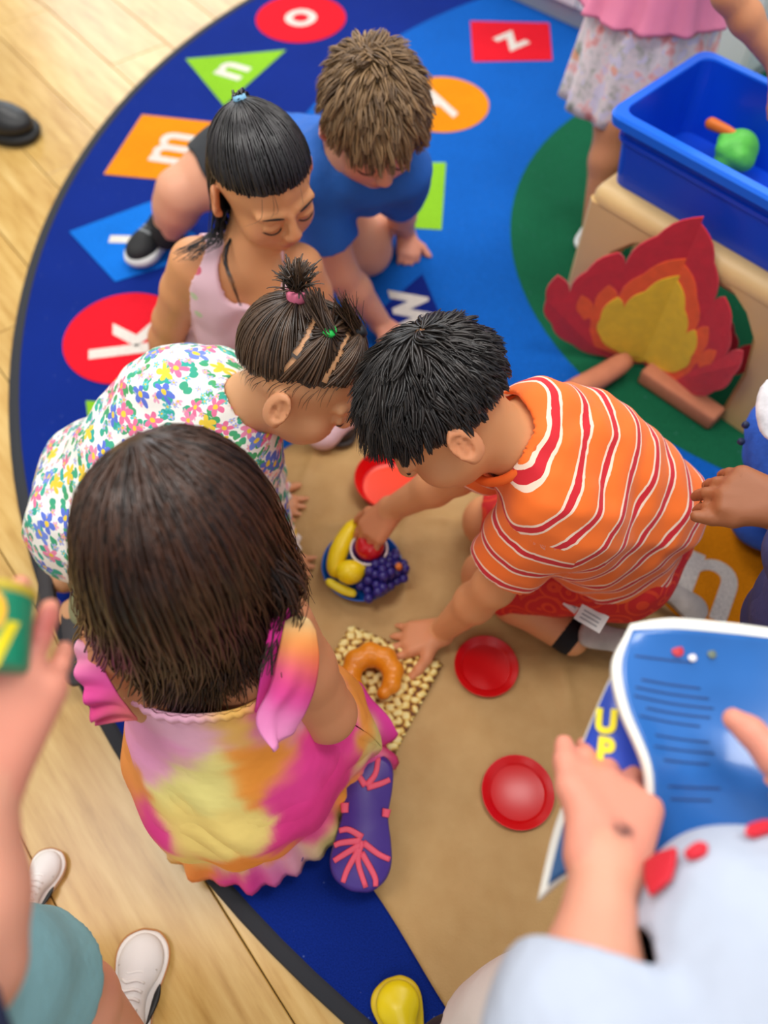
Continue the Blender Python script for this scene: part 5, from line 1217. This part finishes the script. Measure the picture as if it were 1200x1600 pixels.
leg(S, hipRF, lerp(hipRF, anRF, .5) + A3(0, -.01, 0), anRF, q=.72); leg(S, hipLF, lerp(hipLF, anLF, .5) + A3(0, -.01, 0), anLF, q=.72)
bF = body_mesh(S, 'warm', pf, HF, .9, .0035); face_parts(HF, .9, pf, bF)
def ringF(z, rx, ry, amp, nf, ph=0, c=cF): 
    a = np.linspace(0, 2 * np.pi, 121); w = 1 + amp * np.sin(nf * a + ph) + amp * .5 * np.sin(nf * 1.7 * a); return np.stack([c[0] + np.cos(a) * rx * w, c[1] + np.sin(a) * ry * w, np.full_like(a, z)], 1)
skm = bpy.data.materials.new('floral_skirt'); t = NT(skm); n1 = t.noise(26, t.obj(), 3, .6); n2 = t.noise(40, t.obj(), 2); n3 = t.noise(14, t.obj(), 2)
c_ = t.ramp(n1.outputs[0], [(.30, '#8f9a86'), (.42, '#d8cfd0'), (.52, '#ecdfe0'), (.60, '#f0b6b4'), (.68, '#e8908a'), (.76, '#a8486a')])
c_ = t.mix(t.math('MULTIPLY', t.math('GREATER_THAN', n2.outputs[0], .60), .8), c_, '#d9d2ea'); c_ = t.mix(t.math('MULTIPLY', t.math('GREATER_THAN', n3.outputs[0], .63), .7), c_, '#ef9a66')
t.color(c_); t.b.inputs['Roughness'].default_value = .85
rs = [ringF(z, r, r * .85, a, 11) for z, r, a in zip(np.linspace(.43, .238, 12), np.linspace(.112, .134, 12), np.linspace(.0, .045, 12))]
mk('skirt', *sheet(np.stack(rs), .0025), skm, pf)
pkm = M('pink_satin', '#ea86a8', .5, .2, 40, .004)
rs = [ringF(z, r, r * .8, a, 13, .6) for z, r, a in ((.71, .118, 0), (.66, .124, 0), (.60, .120, 0), (.54, .112, .005), (.50, .110, .012), (.46, .118, .03), (.425, .128, .04), (.405, .136, .05))]
R_ = np.stack([catmull(np.stack(rs)[:, j], 24) for j in range(121)], 1)
top_ = mk('peplum_top', *sheet(R_, .0025), pkm, pf)
WHT = M('white_leather', '#dcdcda', .5, .1, 200)
shoe(pf, P(945, 335, .01), P(908, 395, .01), (0, 0, 1), WHT, WS); shoe(pf, A3(.515, 1.48, .004), A3(.49, 1.35, .004), (0, 0, 1), WHT, WS)
scF = scalp(HF, .9); vF = fib(2500, .02); kF = lambda v: hairline(v, .45, .8, 0) > 0; vF = vF[kF(vF)]
hair_obj([cap_mesh(scF, kF, 1.02), ribbons(grow(to_world(vF, scF, 1.01), tangent_from(vF, (0, 0, 1), scF), np.full(len(vF), .16), [scF], 10, .4, .04, 1.04), .003, scF[0])], HBm, pf)

def short_hair(H, s, mat, parent, n=2000):
    sc = scalp(H, s); v = fib(n, .02); v = v[kF(v)]; L_ = rng.uniform(.03, .05, len(v))
    pts = clump(grow(to_world(v, sc, 1.01), tangent_from(v, nrm((.05, -.5, .85)), sc), L_, [sc], 5, .12, .08, 1.02 + .04 * rng.uniform(0, 1, len(v))), 120, .6)
    return hair_obj([cap_mesh(sc, kF, 1.02), ribbons(pts, .0036, sc[0], .75)], mat, parent)
# ------------------------------------------------------------------ seated child in blue at the right edge
pg = empty('person', A3(.70, .66, 0), 'child in a bright blue shirt sitting at the right edge of the picture', 'person')
hLG, hRG = A3(.74, .60, .085), A3(.72, .68, .085); sLG, sRG = P(1262, 768, .285), P(1238, 672, .315); nG = lerp(sLG, sRG, .5) + A3(.03, .01, .04); HG = mkframe(nG + A3(.05, .02, .10), (-.6, .2, -.5), (0, 0, 1))
S = Sdf(); head(S, HG, .88); torso(S, hLG, hRG, sLG, sRG, nG, HG, .88); eRG = P(1222, 770, .17); wRG = A3(.66, .60, .05); arm(S, sRG, eRG, wRG); arm(S, sLG, A3(.70, .50, .17), A3(.72, .44, .06))
hand(S, wRG, (-.2, -.8, -.1), (0, 0, 1), 1, sc=.85); kRG, kLG = A3(.60, .62, .06), A3(.66, .44, .06); leg(S, hRG, kRG, A3(.74, .50, .045), q=.85); leg(S, hLG, kLG, A3(.82, .56, .045), q=.85)
bG = body_mesh(S, 'olive', pg, HG, .88, .0035); face_parts(HG, .88, pg, bG)
G_ = Sdf(); torso(G_, hLG, hRG, sLG, sRG, nG - A3(0, 0, .03), None, infl=.013); G_.cone(sRG, eRG, .052, .050, .015); G_.cone(sLG, A3(.70, .50, .17), .052, .050, .015)
BG = M('blue_fleece', '#2b66d8', .85, .4, 120, .003, .08, 20)
shG = garment('shirt', G_, BG, pg, .005, .0035, None, wrinkle(.0025, [(1, 0, 0), (0, 1, 1)], 55, 12))
for q in (P(1158, 690, .325), P(1165, 664, .34)): mk('button', *lathe([(0, .004), (.003, .004), (.0045, .002), (.0045, -.002)], q, 12), M('dark_button', '#16264e', .5), shG)
mk('shirt_print', *tube(catmull([P(1212, 595, .40), P(1206, 635, .385), P(1208, 670, .37), P(1220, 690, .37)], 10), [.010, .016, .018, .019, .019, .018, .017, .015, .012, .008], 10, .4), M('print_white', '#e4e2e6', .7, .0, var=.3, vscale=60), shG)
G2 = Sdf(); G2.cone(hLG, hRG, .078, k=.02)
for a, b, c in ((hRG, kRG, A3(.74, .50, .045)), (hLG, kLG, A3(.82, .56, .045))): G2.chain([(a, .066), (b, .052), (lerp(b, c, .3), .046)], .015)
for p in G2.p: p[6].append((A3(0, 0, .004), A3(0, 0, -1)))
garment('trousers', G2, BG, pg, .004, .004)
short_hair(HG, .88, HDm, pg)

# ------------------------------------------------------------------ child at the right edge whose hand reaches in
ph = empty('person', A3(.50, .30, 0), 'child in a navy top at the right edge with one brown hand reaching in', 'person')
cH = A3(.50, .30, 0); sRH, sLH = cH + A3(-.07, .05, .60), cH + A3(.03, -.09, .60); nH = cH + A3(0, 0, .645); HH = mkframe(cH + A3(0, .03, .76), (-.6, .6, -.4), (0, 0, 1)); hRH, hLH = cH + A3(-.02, .04, .33), cH + A3(.03, -.04, .33)
eRH, wRH = P(1290, 885, .46), P(1228, 795, .455)
S = Sdf(); head(S, HH, .9); torso(S, hLH, hRH, sLH, sRH, nH, HH, .9); arm(S, sRH, eRH, wRH, q=1.0); arm(S, sLH, cH + A3(.1, -.14, .45), cH + A3(.06, -.10, .33))
hand(S, wRH, P(1140, 765, .45) - wRH, (-.15, -.35, .9), -1, curl=(.75, .9, .6), spread=.35, sc=1.0, thumb=(.35, .9, -.1))
kRH, kLH = P(1215, 985, .22), cH + A3(.1, -.12, .2); aRH, aLH = cH + A3(.0, .02, .05), cH + A3(.08, -.08, .05); leg(S, hRH, kRH, aRH, q=.9); leg(S, hLH, kLH, aLH, q=.9)
bH = body_mesh(S, 'brown', ph, HH, .9, .003); face_parts(HH, .9, ph, bH)
G_ = Sdf(); torso(G_, hLH, hRH, sLH, sRH, nH - A3(0, 0, .03), None, infl=.013); G_.chain([(sRH, .052), (eRH, .046), (lerp(eRH, wRH, .30), .043)], .015); G_.cone(sLH, cH + A3(.1, -.14, .45), .052, .046, .015)
garment('sweater', G_, M('navy_knit', '#3c3f72', .9, .4, 150, .003, .15, 30), ph, .005, .004, None, wrinkle(.0025, [(1, 0, 0), (0, 1, 1)], 55, 13))
G2 = Sdf(); G2.cone(hLH, hRH, .075, k=.02); G2.cone(hRH, lerp(hRH, kRH, .6), .068, .06, .015); G2.cone(hLH, lerp(hLH, kLH, .6), .068, .06, .015); garment('shorts', G2, M('navy_shorts', '#2e3566', .85), ph, .004, .004)
shoe(ph, aRH + A3(.03, -.03, -.045), aRH + A3(-.09, .07, -.045), (0, 0, 1), BK, WS); shoe(ph, aLH + A3(.03, -.03, -.045), aLH + A3(-.09, .07, -.045), (0, 0, 1), BK, WS)
short_hair(HH, .9, HDm, ph)

# ------------------------------------------------------------------ child holding the picture book, seen from above
cI = A3(.175, -.055, 0); pi_ = empty('person', cI, 'child in a pale blue white shirt with red trim holding the open picture book', 'person')
hRI, hLI = A3(.185, -.085, .42), A3(.270, -.085, .42); sRI, sLI = A3(.185, -.135, .715), A3(.325, -.135, .715); nI = A3(.255, -.15, .765); HI = mkframe(A3(.255, -.185, .86), (0, .7, -.7), (0, 0, 1))
wI, eI = P(945, 1350, .605), P(912, 1640, .628); wLI, eLI = P(1325, 1290, .62), A3(.37, -.06, .61)
S = Sdf(); head(S, HI, .88); torso(S, hLI, hRI, sLI, sRI, nI, HI, .88); arm(S, sRI, eI, wI, q=.93); arm(S, sLI, eLI, wLI)
hand(S, wI, P(972, 1195, .572) - wI, (-.15, -.25, 1), -1, curl=(.1, .35, .4), spread=.5, sc=1.05, thumb=(.42, .95, .05))
S.chain([(wLI, .017), (P(1262, 1235, .615), .0145), (P(1212, 1185, .620), .0112), (P(1172, 1142, .621), .0088), (P(1146, 1124, .618), .0072)], .004, tag=5)
for k_ in range(4): S.chain([(wLI, .013), (P(1270 + 12 * k_, 1200 + 26 * k_, .590), .0085), (P(1215 + 10 * k_, 1195 + 26 * k_, .580), .0072), (P(1190 + 10 * k_, 1195 + 26 * k_, .578), .0062)], .003, tag=5)
kRI, aRI = A3(.135, -.045, .245), A3(.028, -.095, .06); kLI, aLI = A3(.285, -.03, .245), A3(.295, -.10, .05); leg(S, hRI, kRI, aRI, q=.9); leg(S, hLI, kLI, aLI, q=.9)
mark = P(975, 1297, .612)
V, Q = S.mesh(.0026); V = smooth_mesh(V, Q, 1, .35); T = S.nearest(V)
dm = V - mark; wI2 = A3(*nrm(P(992, 1195, .572) - wI)); 
sc_cols = skin_cols(V, S, 'pink', HI, .88); blot = np.clip(1.5 - np.linalg.norm(dm[:, :2] / A3(.0062, .0042, 1)[:2], axis=1), 0, 1) * (V[:, 2] > .605 - .004) * .85
sc_cols = sc_cols * (1 - blot[:, None]) + np.array(lin('#2b1a22')[:3]) * blot[:, None]
bI = mk('body', V, Q, skin_mat(), pi_, cols=sc_cols); face_parts(HI, .88, pi_, bI)
G_ = Sdf(); torso(G_, hLI, hRI, sLI, sRI, nI - A3(0, 0, .03), None, infl=.014); G_.cone(A3(.205, -.005, .605), A3(.30, .005, .605), .078, k=.03, tag=1); G_.cone(A3(.186, -.004, .555), A3(.25, .0, .555), .062, k=.03, tag=1); G_.cone(A3(.20, -.06, .66), A3(.30, -.055, .66), .07, k=.03, tag=1); G_.cone(A3(.20, -.045, .47), A3(.27, -.045, .47), .076, k=.03, tag=1)
for sh, el, fr_, tg_ in ((sRI, eI, .82, 21), (sLI, eLI, .85, 22)):
    wr_ = wI if tg_ == 21 else wLI; d_ = nrm(wr_ - el); G_.cone(sh, el, .052, .047, .02, tag=1); fr2 = .30 if tg_ == 21 else .1; G_.cone(el, lerp(el, wr_, fr2 + .02), .044, .042, .02, tag=tg_); clipfrom(G_, (tg_,), lerp(el, wr_, fr2), d_)
shirtI = garment('t_shirt', G_, M('pale_blue_cotton', '#b6bfd0', .85, .5, 22, .012, .06, 12), pi_, .005, .0033, None, wrinkle(.003, [(1, 0, .3), (0, 1, 1)], 45, 21))
RT = M('red_trim', '#cf1a2e', .7)
mk('print_stroke', *tube(catmull([snap(shirtI, 1072, 1340), snap(shirtI, 1090, 1332), snap(shirtI, 1106, 1322)], 8), [.002, .003, .0035, .004, .004, .004, .003, .001], 8, .5), RT, shirtI)
mk('print_stroke', *tube(catmull([snap(shirtI, 1165, 1306), snap(shirtI, 1185, 1298), snap(shirtI, 1215, 1290)], 8), [.001, .003, .004, .004, .004, .004, .003, .002], 8, .5), RT, shirtI)
# red pocket edge at the side of the trunk
mk('red_panel', *sheet(catmull_grid([[snap(shirtI, x, y, .002) for x, y in r] for r in (((1014, 1352), (1032, 1340), (1060, 1330)), ((1014, 1378), (1034, 1364), (1058, 1350)), ((1020, 1402), (1036, 1390), (1052, 1376)))], 10, 10), .003), RT, shirtI)
G2 = Sdf(); G2.cone(hRI, hLI, .076, k=.02)
for a, b, tg_ in ((hRI, kRI, 31), (hLI, kLI, 32)):
    d_ = nrm(b - a); G2.cone(a, b, .070, .064, .02, tag=0); q_ = aRI if tg_ == 31 else aLI; d_ = nrm(q_ - b); G2.cone(b, b + d_ * .075, .064, .060, .02, tag=tg_); clipfrom(G2, (tg_,), b + d_ * .060, d_)
garment('shorts', G2, M('off_white_cotton', '#d8cfc8', .85, .3, 80, .003), pi_, .005, .004, None, wrinkle(.002, [(1, 0, 0), (0, 1, 0)], 60, 2))
YL = M('yellow_rubber', '#ecd208', .35, .05, 100); BR = M('dark_brown_legging', '#2a2220', .6, .3, 150)
shY, L, so, k = shoe(pi_, P(652, 1700, .003), P(612, 1528, .003), (0, 0, 1), YL, M('yellow_sole', '#d8b908', .5), th=.012, label='yellow shoe under a dark brown legging', width=1.40)
shoe(pi_, A3(.30, -.13, .012), A3(.305, .025, .012), (0, 0, 1), YL, MATS['yellow_sole'], th=.012, width=1.12)
for kn_, an_ in ((kRI, aRI), (kLI, aLI)): 
    S2 = Sdf(); S2.chain([(lerp(kn_, an_, .15), .045), (lerp(kn_, an_, .6), .040), (an_, .034), (an_ + A3(-.004, .018, -.012), .026)], .012)
    V, Q = S2.mesh(.0035); mk('legging', V, Q, BR, pi_)
short_hair(HI, .88, HM, pi_)

# ------------------------------------------------------------------ the picture book
bk = empty('picture_book', P(1050, 1150, .575), 'open blue picture book held up by the child in the pale shirt', 'book')
BW = M('book_board', '#ece9df', .5); 
pgm = bpy.data.materials.new('page_blue'); t = NT(pgm); n1 = t.noise(5, t.obj(), 4); n2 = t.noise(14, t.obj(), 3)
t.color(t.mix(t.math('MULTIPLY', n2.outputs[0], .5), t.ramp(n1.outputs[0], [(.3, '#184e88'), (.5, '#2268b4'), (.7, '#3476c6')]), '#2459a0')); t.b.inputs['Roughness'].default_value = .28; t.b.inputs['Coat Weight'].default_value = .3
C1 = [[P(985, 978, .600), P(1045, 966, .606), P(1130, 972, .600), P(1230, 986, .592), P(1420, 1010, .592)],
      [P(957, 1035, .604), P(1040, 1045, .592), P(1130, 1055, .586), P(1235, 1065, .586), P(1430, 1080, .59)],
      [P(968, 1105, .603), P(1045, 1120, .584), P(1135, 1130, .578), P(1240, 1140, .582), P(1440, 1150, .59)],
      [P(1006, 1198, .598), P(1065, 1205, .582), P(1140, 1210, .576), P(1245, 1220, .582), P(1450, 1230, .59)],
      [P(1010, 1290, .575), P(1070, 1295, .570), P(1145, 1300, .570), P(1250, 1305, .578), P(1450, 1310, .59)],
      [P(1012, 1372, .560), P(1072, 1375, .558), P(1150, 1380, .560), P(1255, 1385, .57), P(1455, 1390, .585)]]
G1 = catmull_grid(C1, 50, 60)
du = np.gradient(G1, axis=0); dv = np.gradient(G1, axis=1); NB = np.cross(du, dv); NB /= np.linalg.norm(NB, axis=2, keepdims=True); NB = NB * np.sign(NB[25, 30, 2])
mk('board', *sheet(G1[::-1], .0045), BW, bk)
pg_ = mk('page', *sheet((G1 + NB * .0030)[2:-1, 2:-1][::-1], .0012), pgm, bk)
TX = M('page_print', '#2c3f72', .5)
def strip(u0, u1, r, w, off, mat=TX, name='text_line'):
    ii = np.arange(int(u0 * 59), int(u1 * 59) + 1); a = G1[r, ii] + NB[r, ii] * off; dr = G1[r + 1, ii] - G1[r, ii]; dr /= np.linalg.norm(dr, axis=1, keepdims=True)
    mk(name, *sheet(np.stack([a - dr * w / 2, a + dr * w / 2]), .0003), mat, pg_)
for r, u0, u1 in ((8, .10, .36), (13, .12, .40), (15, .10, .44), (17, .08, .45), (19, .12, .43), (21, .07, .38), (24, .12, .42), (26, .10, .44), (28, .12, .40), (32, .12, .45), (34, .14, .40)): strip(u0, u1, r, .0011, .0039)
for (i, j, col_, rr2) in ((6, 17, '#b8182a', .0042), (7, 21, '#d9d4d8', .003), (6, 26, '#5f6a5a', .0032)):
    q = G1[i, j] + NB[i, j] * .0042; mk('picture_dot', *lathe([(0, .0005), (rr2, .0004), (rr2, -.0004)], q, 16), M('dot' + col_, col_, .5), pg_)
C2 = [[P(966, 1030, .588), P(985, 1045, .586), P(1030, 1070, .580)], [P(936, 1100, .575), P(972, 1112, .582), P(1030, 1130, .574)], [P(905, 1178, .560), P(955, 1190, .574), P(1030, 1205, .570)], [P(884, 1245, .553), P(940, 1255, .562), P(1030, 1275, .560)], [P(862, 1310, .552), P(925, 1312, .556), P(1020, 1330, .552)], [P(840, 1408, .556), P(905, 1362, .556), P(1010, 1350, .548)]]
G2_ = catmull_grid(C2, 40, 20)
du = np.gradient(G2_, axis=0); dv = np.gradient(G2_, axis=1); N2 = np.cross(du, dv); N2 /= np.linalg.norm(N2, axis=2, keepdims=True); N2 = N2 * np.sign(N2[20, 10, 2])
mk('board', *sheet(G2_[::-1], .004), BW, bk)
cvr = mk('cover', *sheet((G2_ + N2 * .0026)[1:20, 1:][::-1], .0012), M('cover_blue', '#2b4cc0', .35, var=.25, vscale=18), bk); mk('endpaper', *sheet((G2_ + N2 * .0026)[20:-1, 2:][::-1], .0012), M('endpaper', '#1f5a94', .4, var=.2, vscale=20), bk)
for ch, (px, py), sz, hz in (('U', (941, 1118), .021, .590), ('P', (944, 1172), .021, .585)):
    V, Fc = text_mesh(ch, sz, .0004, .0012); q = P(px, py, hz); i_ = np.unravel_index(np.argmin(np.linalg.norm(G2_ - q, axis=2)), G2_.shape[:2]); q = G2_[i_] + N2[i_] * .0040; nn_ = N2[i_]
    ey = nrm(A3(.30, .95, 0) - nn_ * (A3(.30, .95, 0) @ nn_)); ex_ = np.cross(ey, nn_); mk('letter', frame_pts(V, q, ex_, ey, nn_), Fc, M('letter_yellow', '#f2e020', .5), cvr, False)

# ------------------------------------------------------------------ child at the left edge holding up a can
cJ = A3(-.40, -.06, 0); pj = empty('person', cJ, 'child at the left edge in teal shorts and white sneakers holding a can', 'person')
wJ, eJ = P(-36, 1215, .690), P(-60, 1510, .650); sRJ, sLJ = A3(-.315, -.135, .76), A3(-.46, -.06, .76); hRJ, hLJ = A3(-.350, -.030, .46), A3(-.430, .010, .46); nJ = A3(-.40, -.11, .80); HJ = mkframe(A3(-.40, -.14, .90), (.5, .7, -.3), (0, 0, 1))
kRJ, aRJ = A3(-.308, -.002, .27), A3(-.292, -.060, .05); kLJ, aLJ = A3(-.420, .02, .26), A3(-.428, .03, .05)
S = Sdf(); head(S, HJ, .9); torso(S, hLJ, hRJ, sLJ, sRJ, nJ, HJ, .9); arm(S, sRJ, eJ, wJ, q=1.02); arm(S, sLJ, A3(-.55, -.03, .6), A3(-.52, .05, .48))
hand(S, wJ, P(16, 1055, .712) - wJ, (.45, -.25, .85), -1, sc=1.05, thumb=(.9, .35, -.35), spread=1.0, curls=[(.30, .80, .8), (.30, .75, .7), (.35, .75, .7), (.8, .9, .8)])
leg(S, hRJ, kRJ, aRJ, q=.9); leg(S, hLJ, kLJ, aLJ, q=.9)
bJ = body_mesh(S, 'pink', pj, HJ, .9, .0026); face_parts(HJ, .9, pj, bJ)
G_ = Sdf(); torso(G_, hLJ, hRJ, sLJ, sRJ, nJ - A3(0, 0, .03), None, infl=.012)
for sh, el, tg_ in ((sRJ, eJ, 21), (sLJ, A3(-.55, -.03, .6), 22)):
    d_ = nrm(el - sh); l_ = np.linalg.norm(el - sh); G_.cone(sh, el + d_ * .02, .048, .046, .015, tag=tg_); clipfrom(G_, (tg_,), sh + d_ * l_ * .98, d_)
garment('t_shirt', G_, M('navy_jersey', '#1b2344', .9, .4, 150, .003), pj, .005, .0035)
G2 = Sdf(); G2.cone(hRJ, hLJ, .078, k=.02)
for a, b, tg_ in ((hRJ, kRJ, 31), (hLJ, kLJ, 32)):
    d_ = nrm(b - a); G2.cone(a, b, .074, .064, .02, tag=tg_); clipfrom(G2, (tg_,), lerp(a, b, .93), d_)
garment('shorts', G2, M('teal_cotton', '#7fb0b8', .85, .3, 90, .003, .08, 14), pj, .005, .0035, None, wrinkle(.003, [(1, 0, 0), (0, .6, 1)], 45, 31))
TAN = M('tan_stripe', '#b5793f', .6); SN = M('white_sneaker', '#e4dfdc', .5, .08, 200); SW = M('sneaker_sole', '#e9e2dc', .55)
for (h_, t_, lab) in ((P(190, 1660, FZ + .0005), P(238, 1455, FZ + .0005), 'white sneaker with laces and a black curved mark'), (P(28, 1455, FZ + .0005), P(92, 1330, FZ + .0005), 'white sneaker with a tan sole line')):
    sh, L, so, k = shoe(pj, h_, t_, (0, 0, 1), SN, SW, th=.018, trim=TAN, label=lab, width=1.22, floor=FZ + .001)
    for i in range(5):
        x = .030 - i * .011; z = .0455 + i * .0028
        mk('lace', *tube(catmull([L(x, -.014, z - .008), L(x + .003, -.006, z), L(x - .001, .006, z), L(x + .002, .014, z - .008)], 10), .0019 * k, 6), M('lace_white', '#eeeae6', .8), sh)
    mk('toe_seam', *tube([L(.050 - .012 * abs(y) / .022, y, .040 - .30 * abs(y)) for y in np.linspace(-.024, .024, 11)], .0010 * k, 5), M('seam', '#c9c2bc', .7), sh)
    mk('side_mark', *tube(catmull([L(.020, -.0290, .022), L(.0, -.0275, .020), L(-.018, -.0262, .024), L(-.034, -.0255, .036)], 12), np.array([.001, .003, .0045, .005, .005, .0046, .004, .0034, .0028, .002, .0014, .0006]) * k, 6, .5), M('mark_black', '#121212', .5), sh)
short_hair(HJ, .9, HCm, pj)
# the can
q0, q1 = P(-30, 932, .735), P(-42, 1052, .730); axc = nrm(q1 - q0); can = empty('toy_can', (q0 + q1) / 2 - A3(0, 0, .03), 'green and yellow toy can held in the hand at the left edge', 'toy can')
b1 = nrm(np.cross(axc, (0, 0, 1))); b2 = np.cross(b1, axc); b2 = b2 if b2[2] > 0 else -b2; ln_ = np.linalg.norm(q1 - q0)
def cyl(r, a0, a1, n=40): 
    V, Fc = lathe([(0, a0), (r - .002, a0), (r, a0 + .002), (r, a1 - .002), (r - .002, a1), (0, a1)], (0, 0, 0), n); return frame_pts(V, q0 + b2 * -.004, b1, b2, axc), Fc
mk('body', *cyl(.024, 0, ln_), M('can_green', '#1a8f6a', .35, var=.2, vscale=30), can); mk('lid', *cyl(.025, -.004, .003), M('can_lid', '#c8b23a', .35), can)
V, Fc = text_mesh('W', .030, .0004, .0016)
lb = lambda V: np.array([q0 + b2 * -.004 + axc * (.030 + .0 - y) + (b1 * math.sin(x / .024 + .45 * (1 if b1[0] > 0 else -1)) + b2 * math.cos(x / .024 + .45 * (1 if b1[0] > 0 else -1))) * (.0244 + z) for x, y, z in V])
mk('letter', lb(V), Fc, M('can_yellow', '#f0dc1e', .4), can, False)
mk('picture', *[lb([(x * .010, y * .012 + .016, .0) for x, y in disc_poly((0, 0), 1, 20)] + [(x * .010, y * .012 + .016, .0012) for x, y in disc_poly((0, 0), 1, 20)]), [tuple(range(20, 40))] + [(i, (i + 1) % 20, 20 + (i + 1) % 20, 20 + i) for i in range(20)]], M('can_orange', '#f2b41a', .4), can, False)

# ------------------------------------------------------------------ black shoe at the left edge
pk_ = empty('person', P(-70, 190, 0) * A3(1, 1, 0), 'person at the left edge of whom only a black shoe shows', 'person')
shoe(pk_, P(-92, 180, .0) + A3(0, 0, FZ + .001), P(58, 214, 0) + A3(0, 0, FZ + .001), (0, 0, 1), M('black_leather', '#141416', .45), M('black_sole', '#0c0c0e', .6), th=.014, floor=FZ + .001)
aK = P(-70, 185, 0) + A3(0, 0, .06); S2 = Sdf(); S2.chain([(aK, .038), (aK + A3(-.03, .04, .25), .055), (aK + A3(-.03, .06, .5), .07)], .02); V, Q = S2.mesh(.005); mk('trousers', V, Q, M('black_trousers', '#17181c', .85), pk_)

# ------------------------------------------------------------------ thin out the dense body and cloth meshes
HEAVY = []
for o in list(bpy.data.objects):
    if o.type == 'MESH' and o.parent is not None and o.data.users == 1:
        n = o.name.split('.')[0]; r = .36 if n == 'body' else .32 if n in ('t_shirt', 'blouse', 'shorts', 'trousers', 'shirt', 'sweater', 'vest_top', 'leggings', 'legging') else .5 if n == 'shoe' else None
        if r and len(o.data.polygons) > 3000:
            m = o.modifiers.new('thin', 'DECIMATE'); m.ratio = r; HEAVY.append(o)
bpy.context.view_layer.update(); _dg = bpy.context.evaluated_depsgraph_get()
for o in HEAVY:
    me = bpy.data.meshes.new_from_object(o.evaluated_get(_dg), preserve_all_data_layers=True, depsgraph=_dg); old = o.data; o.modifiers.clear(); o.data = me; bpy.data.meshes.remove(old)
    me.polygons.foreach_set('use_smooth', [True] * len(me.polygons))
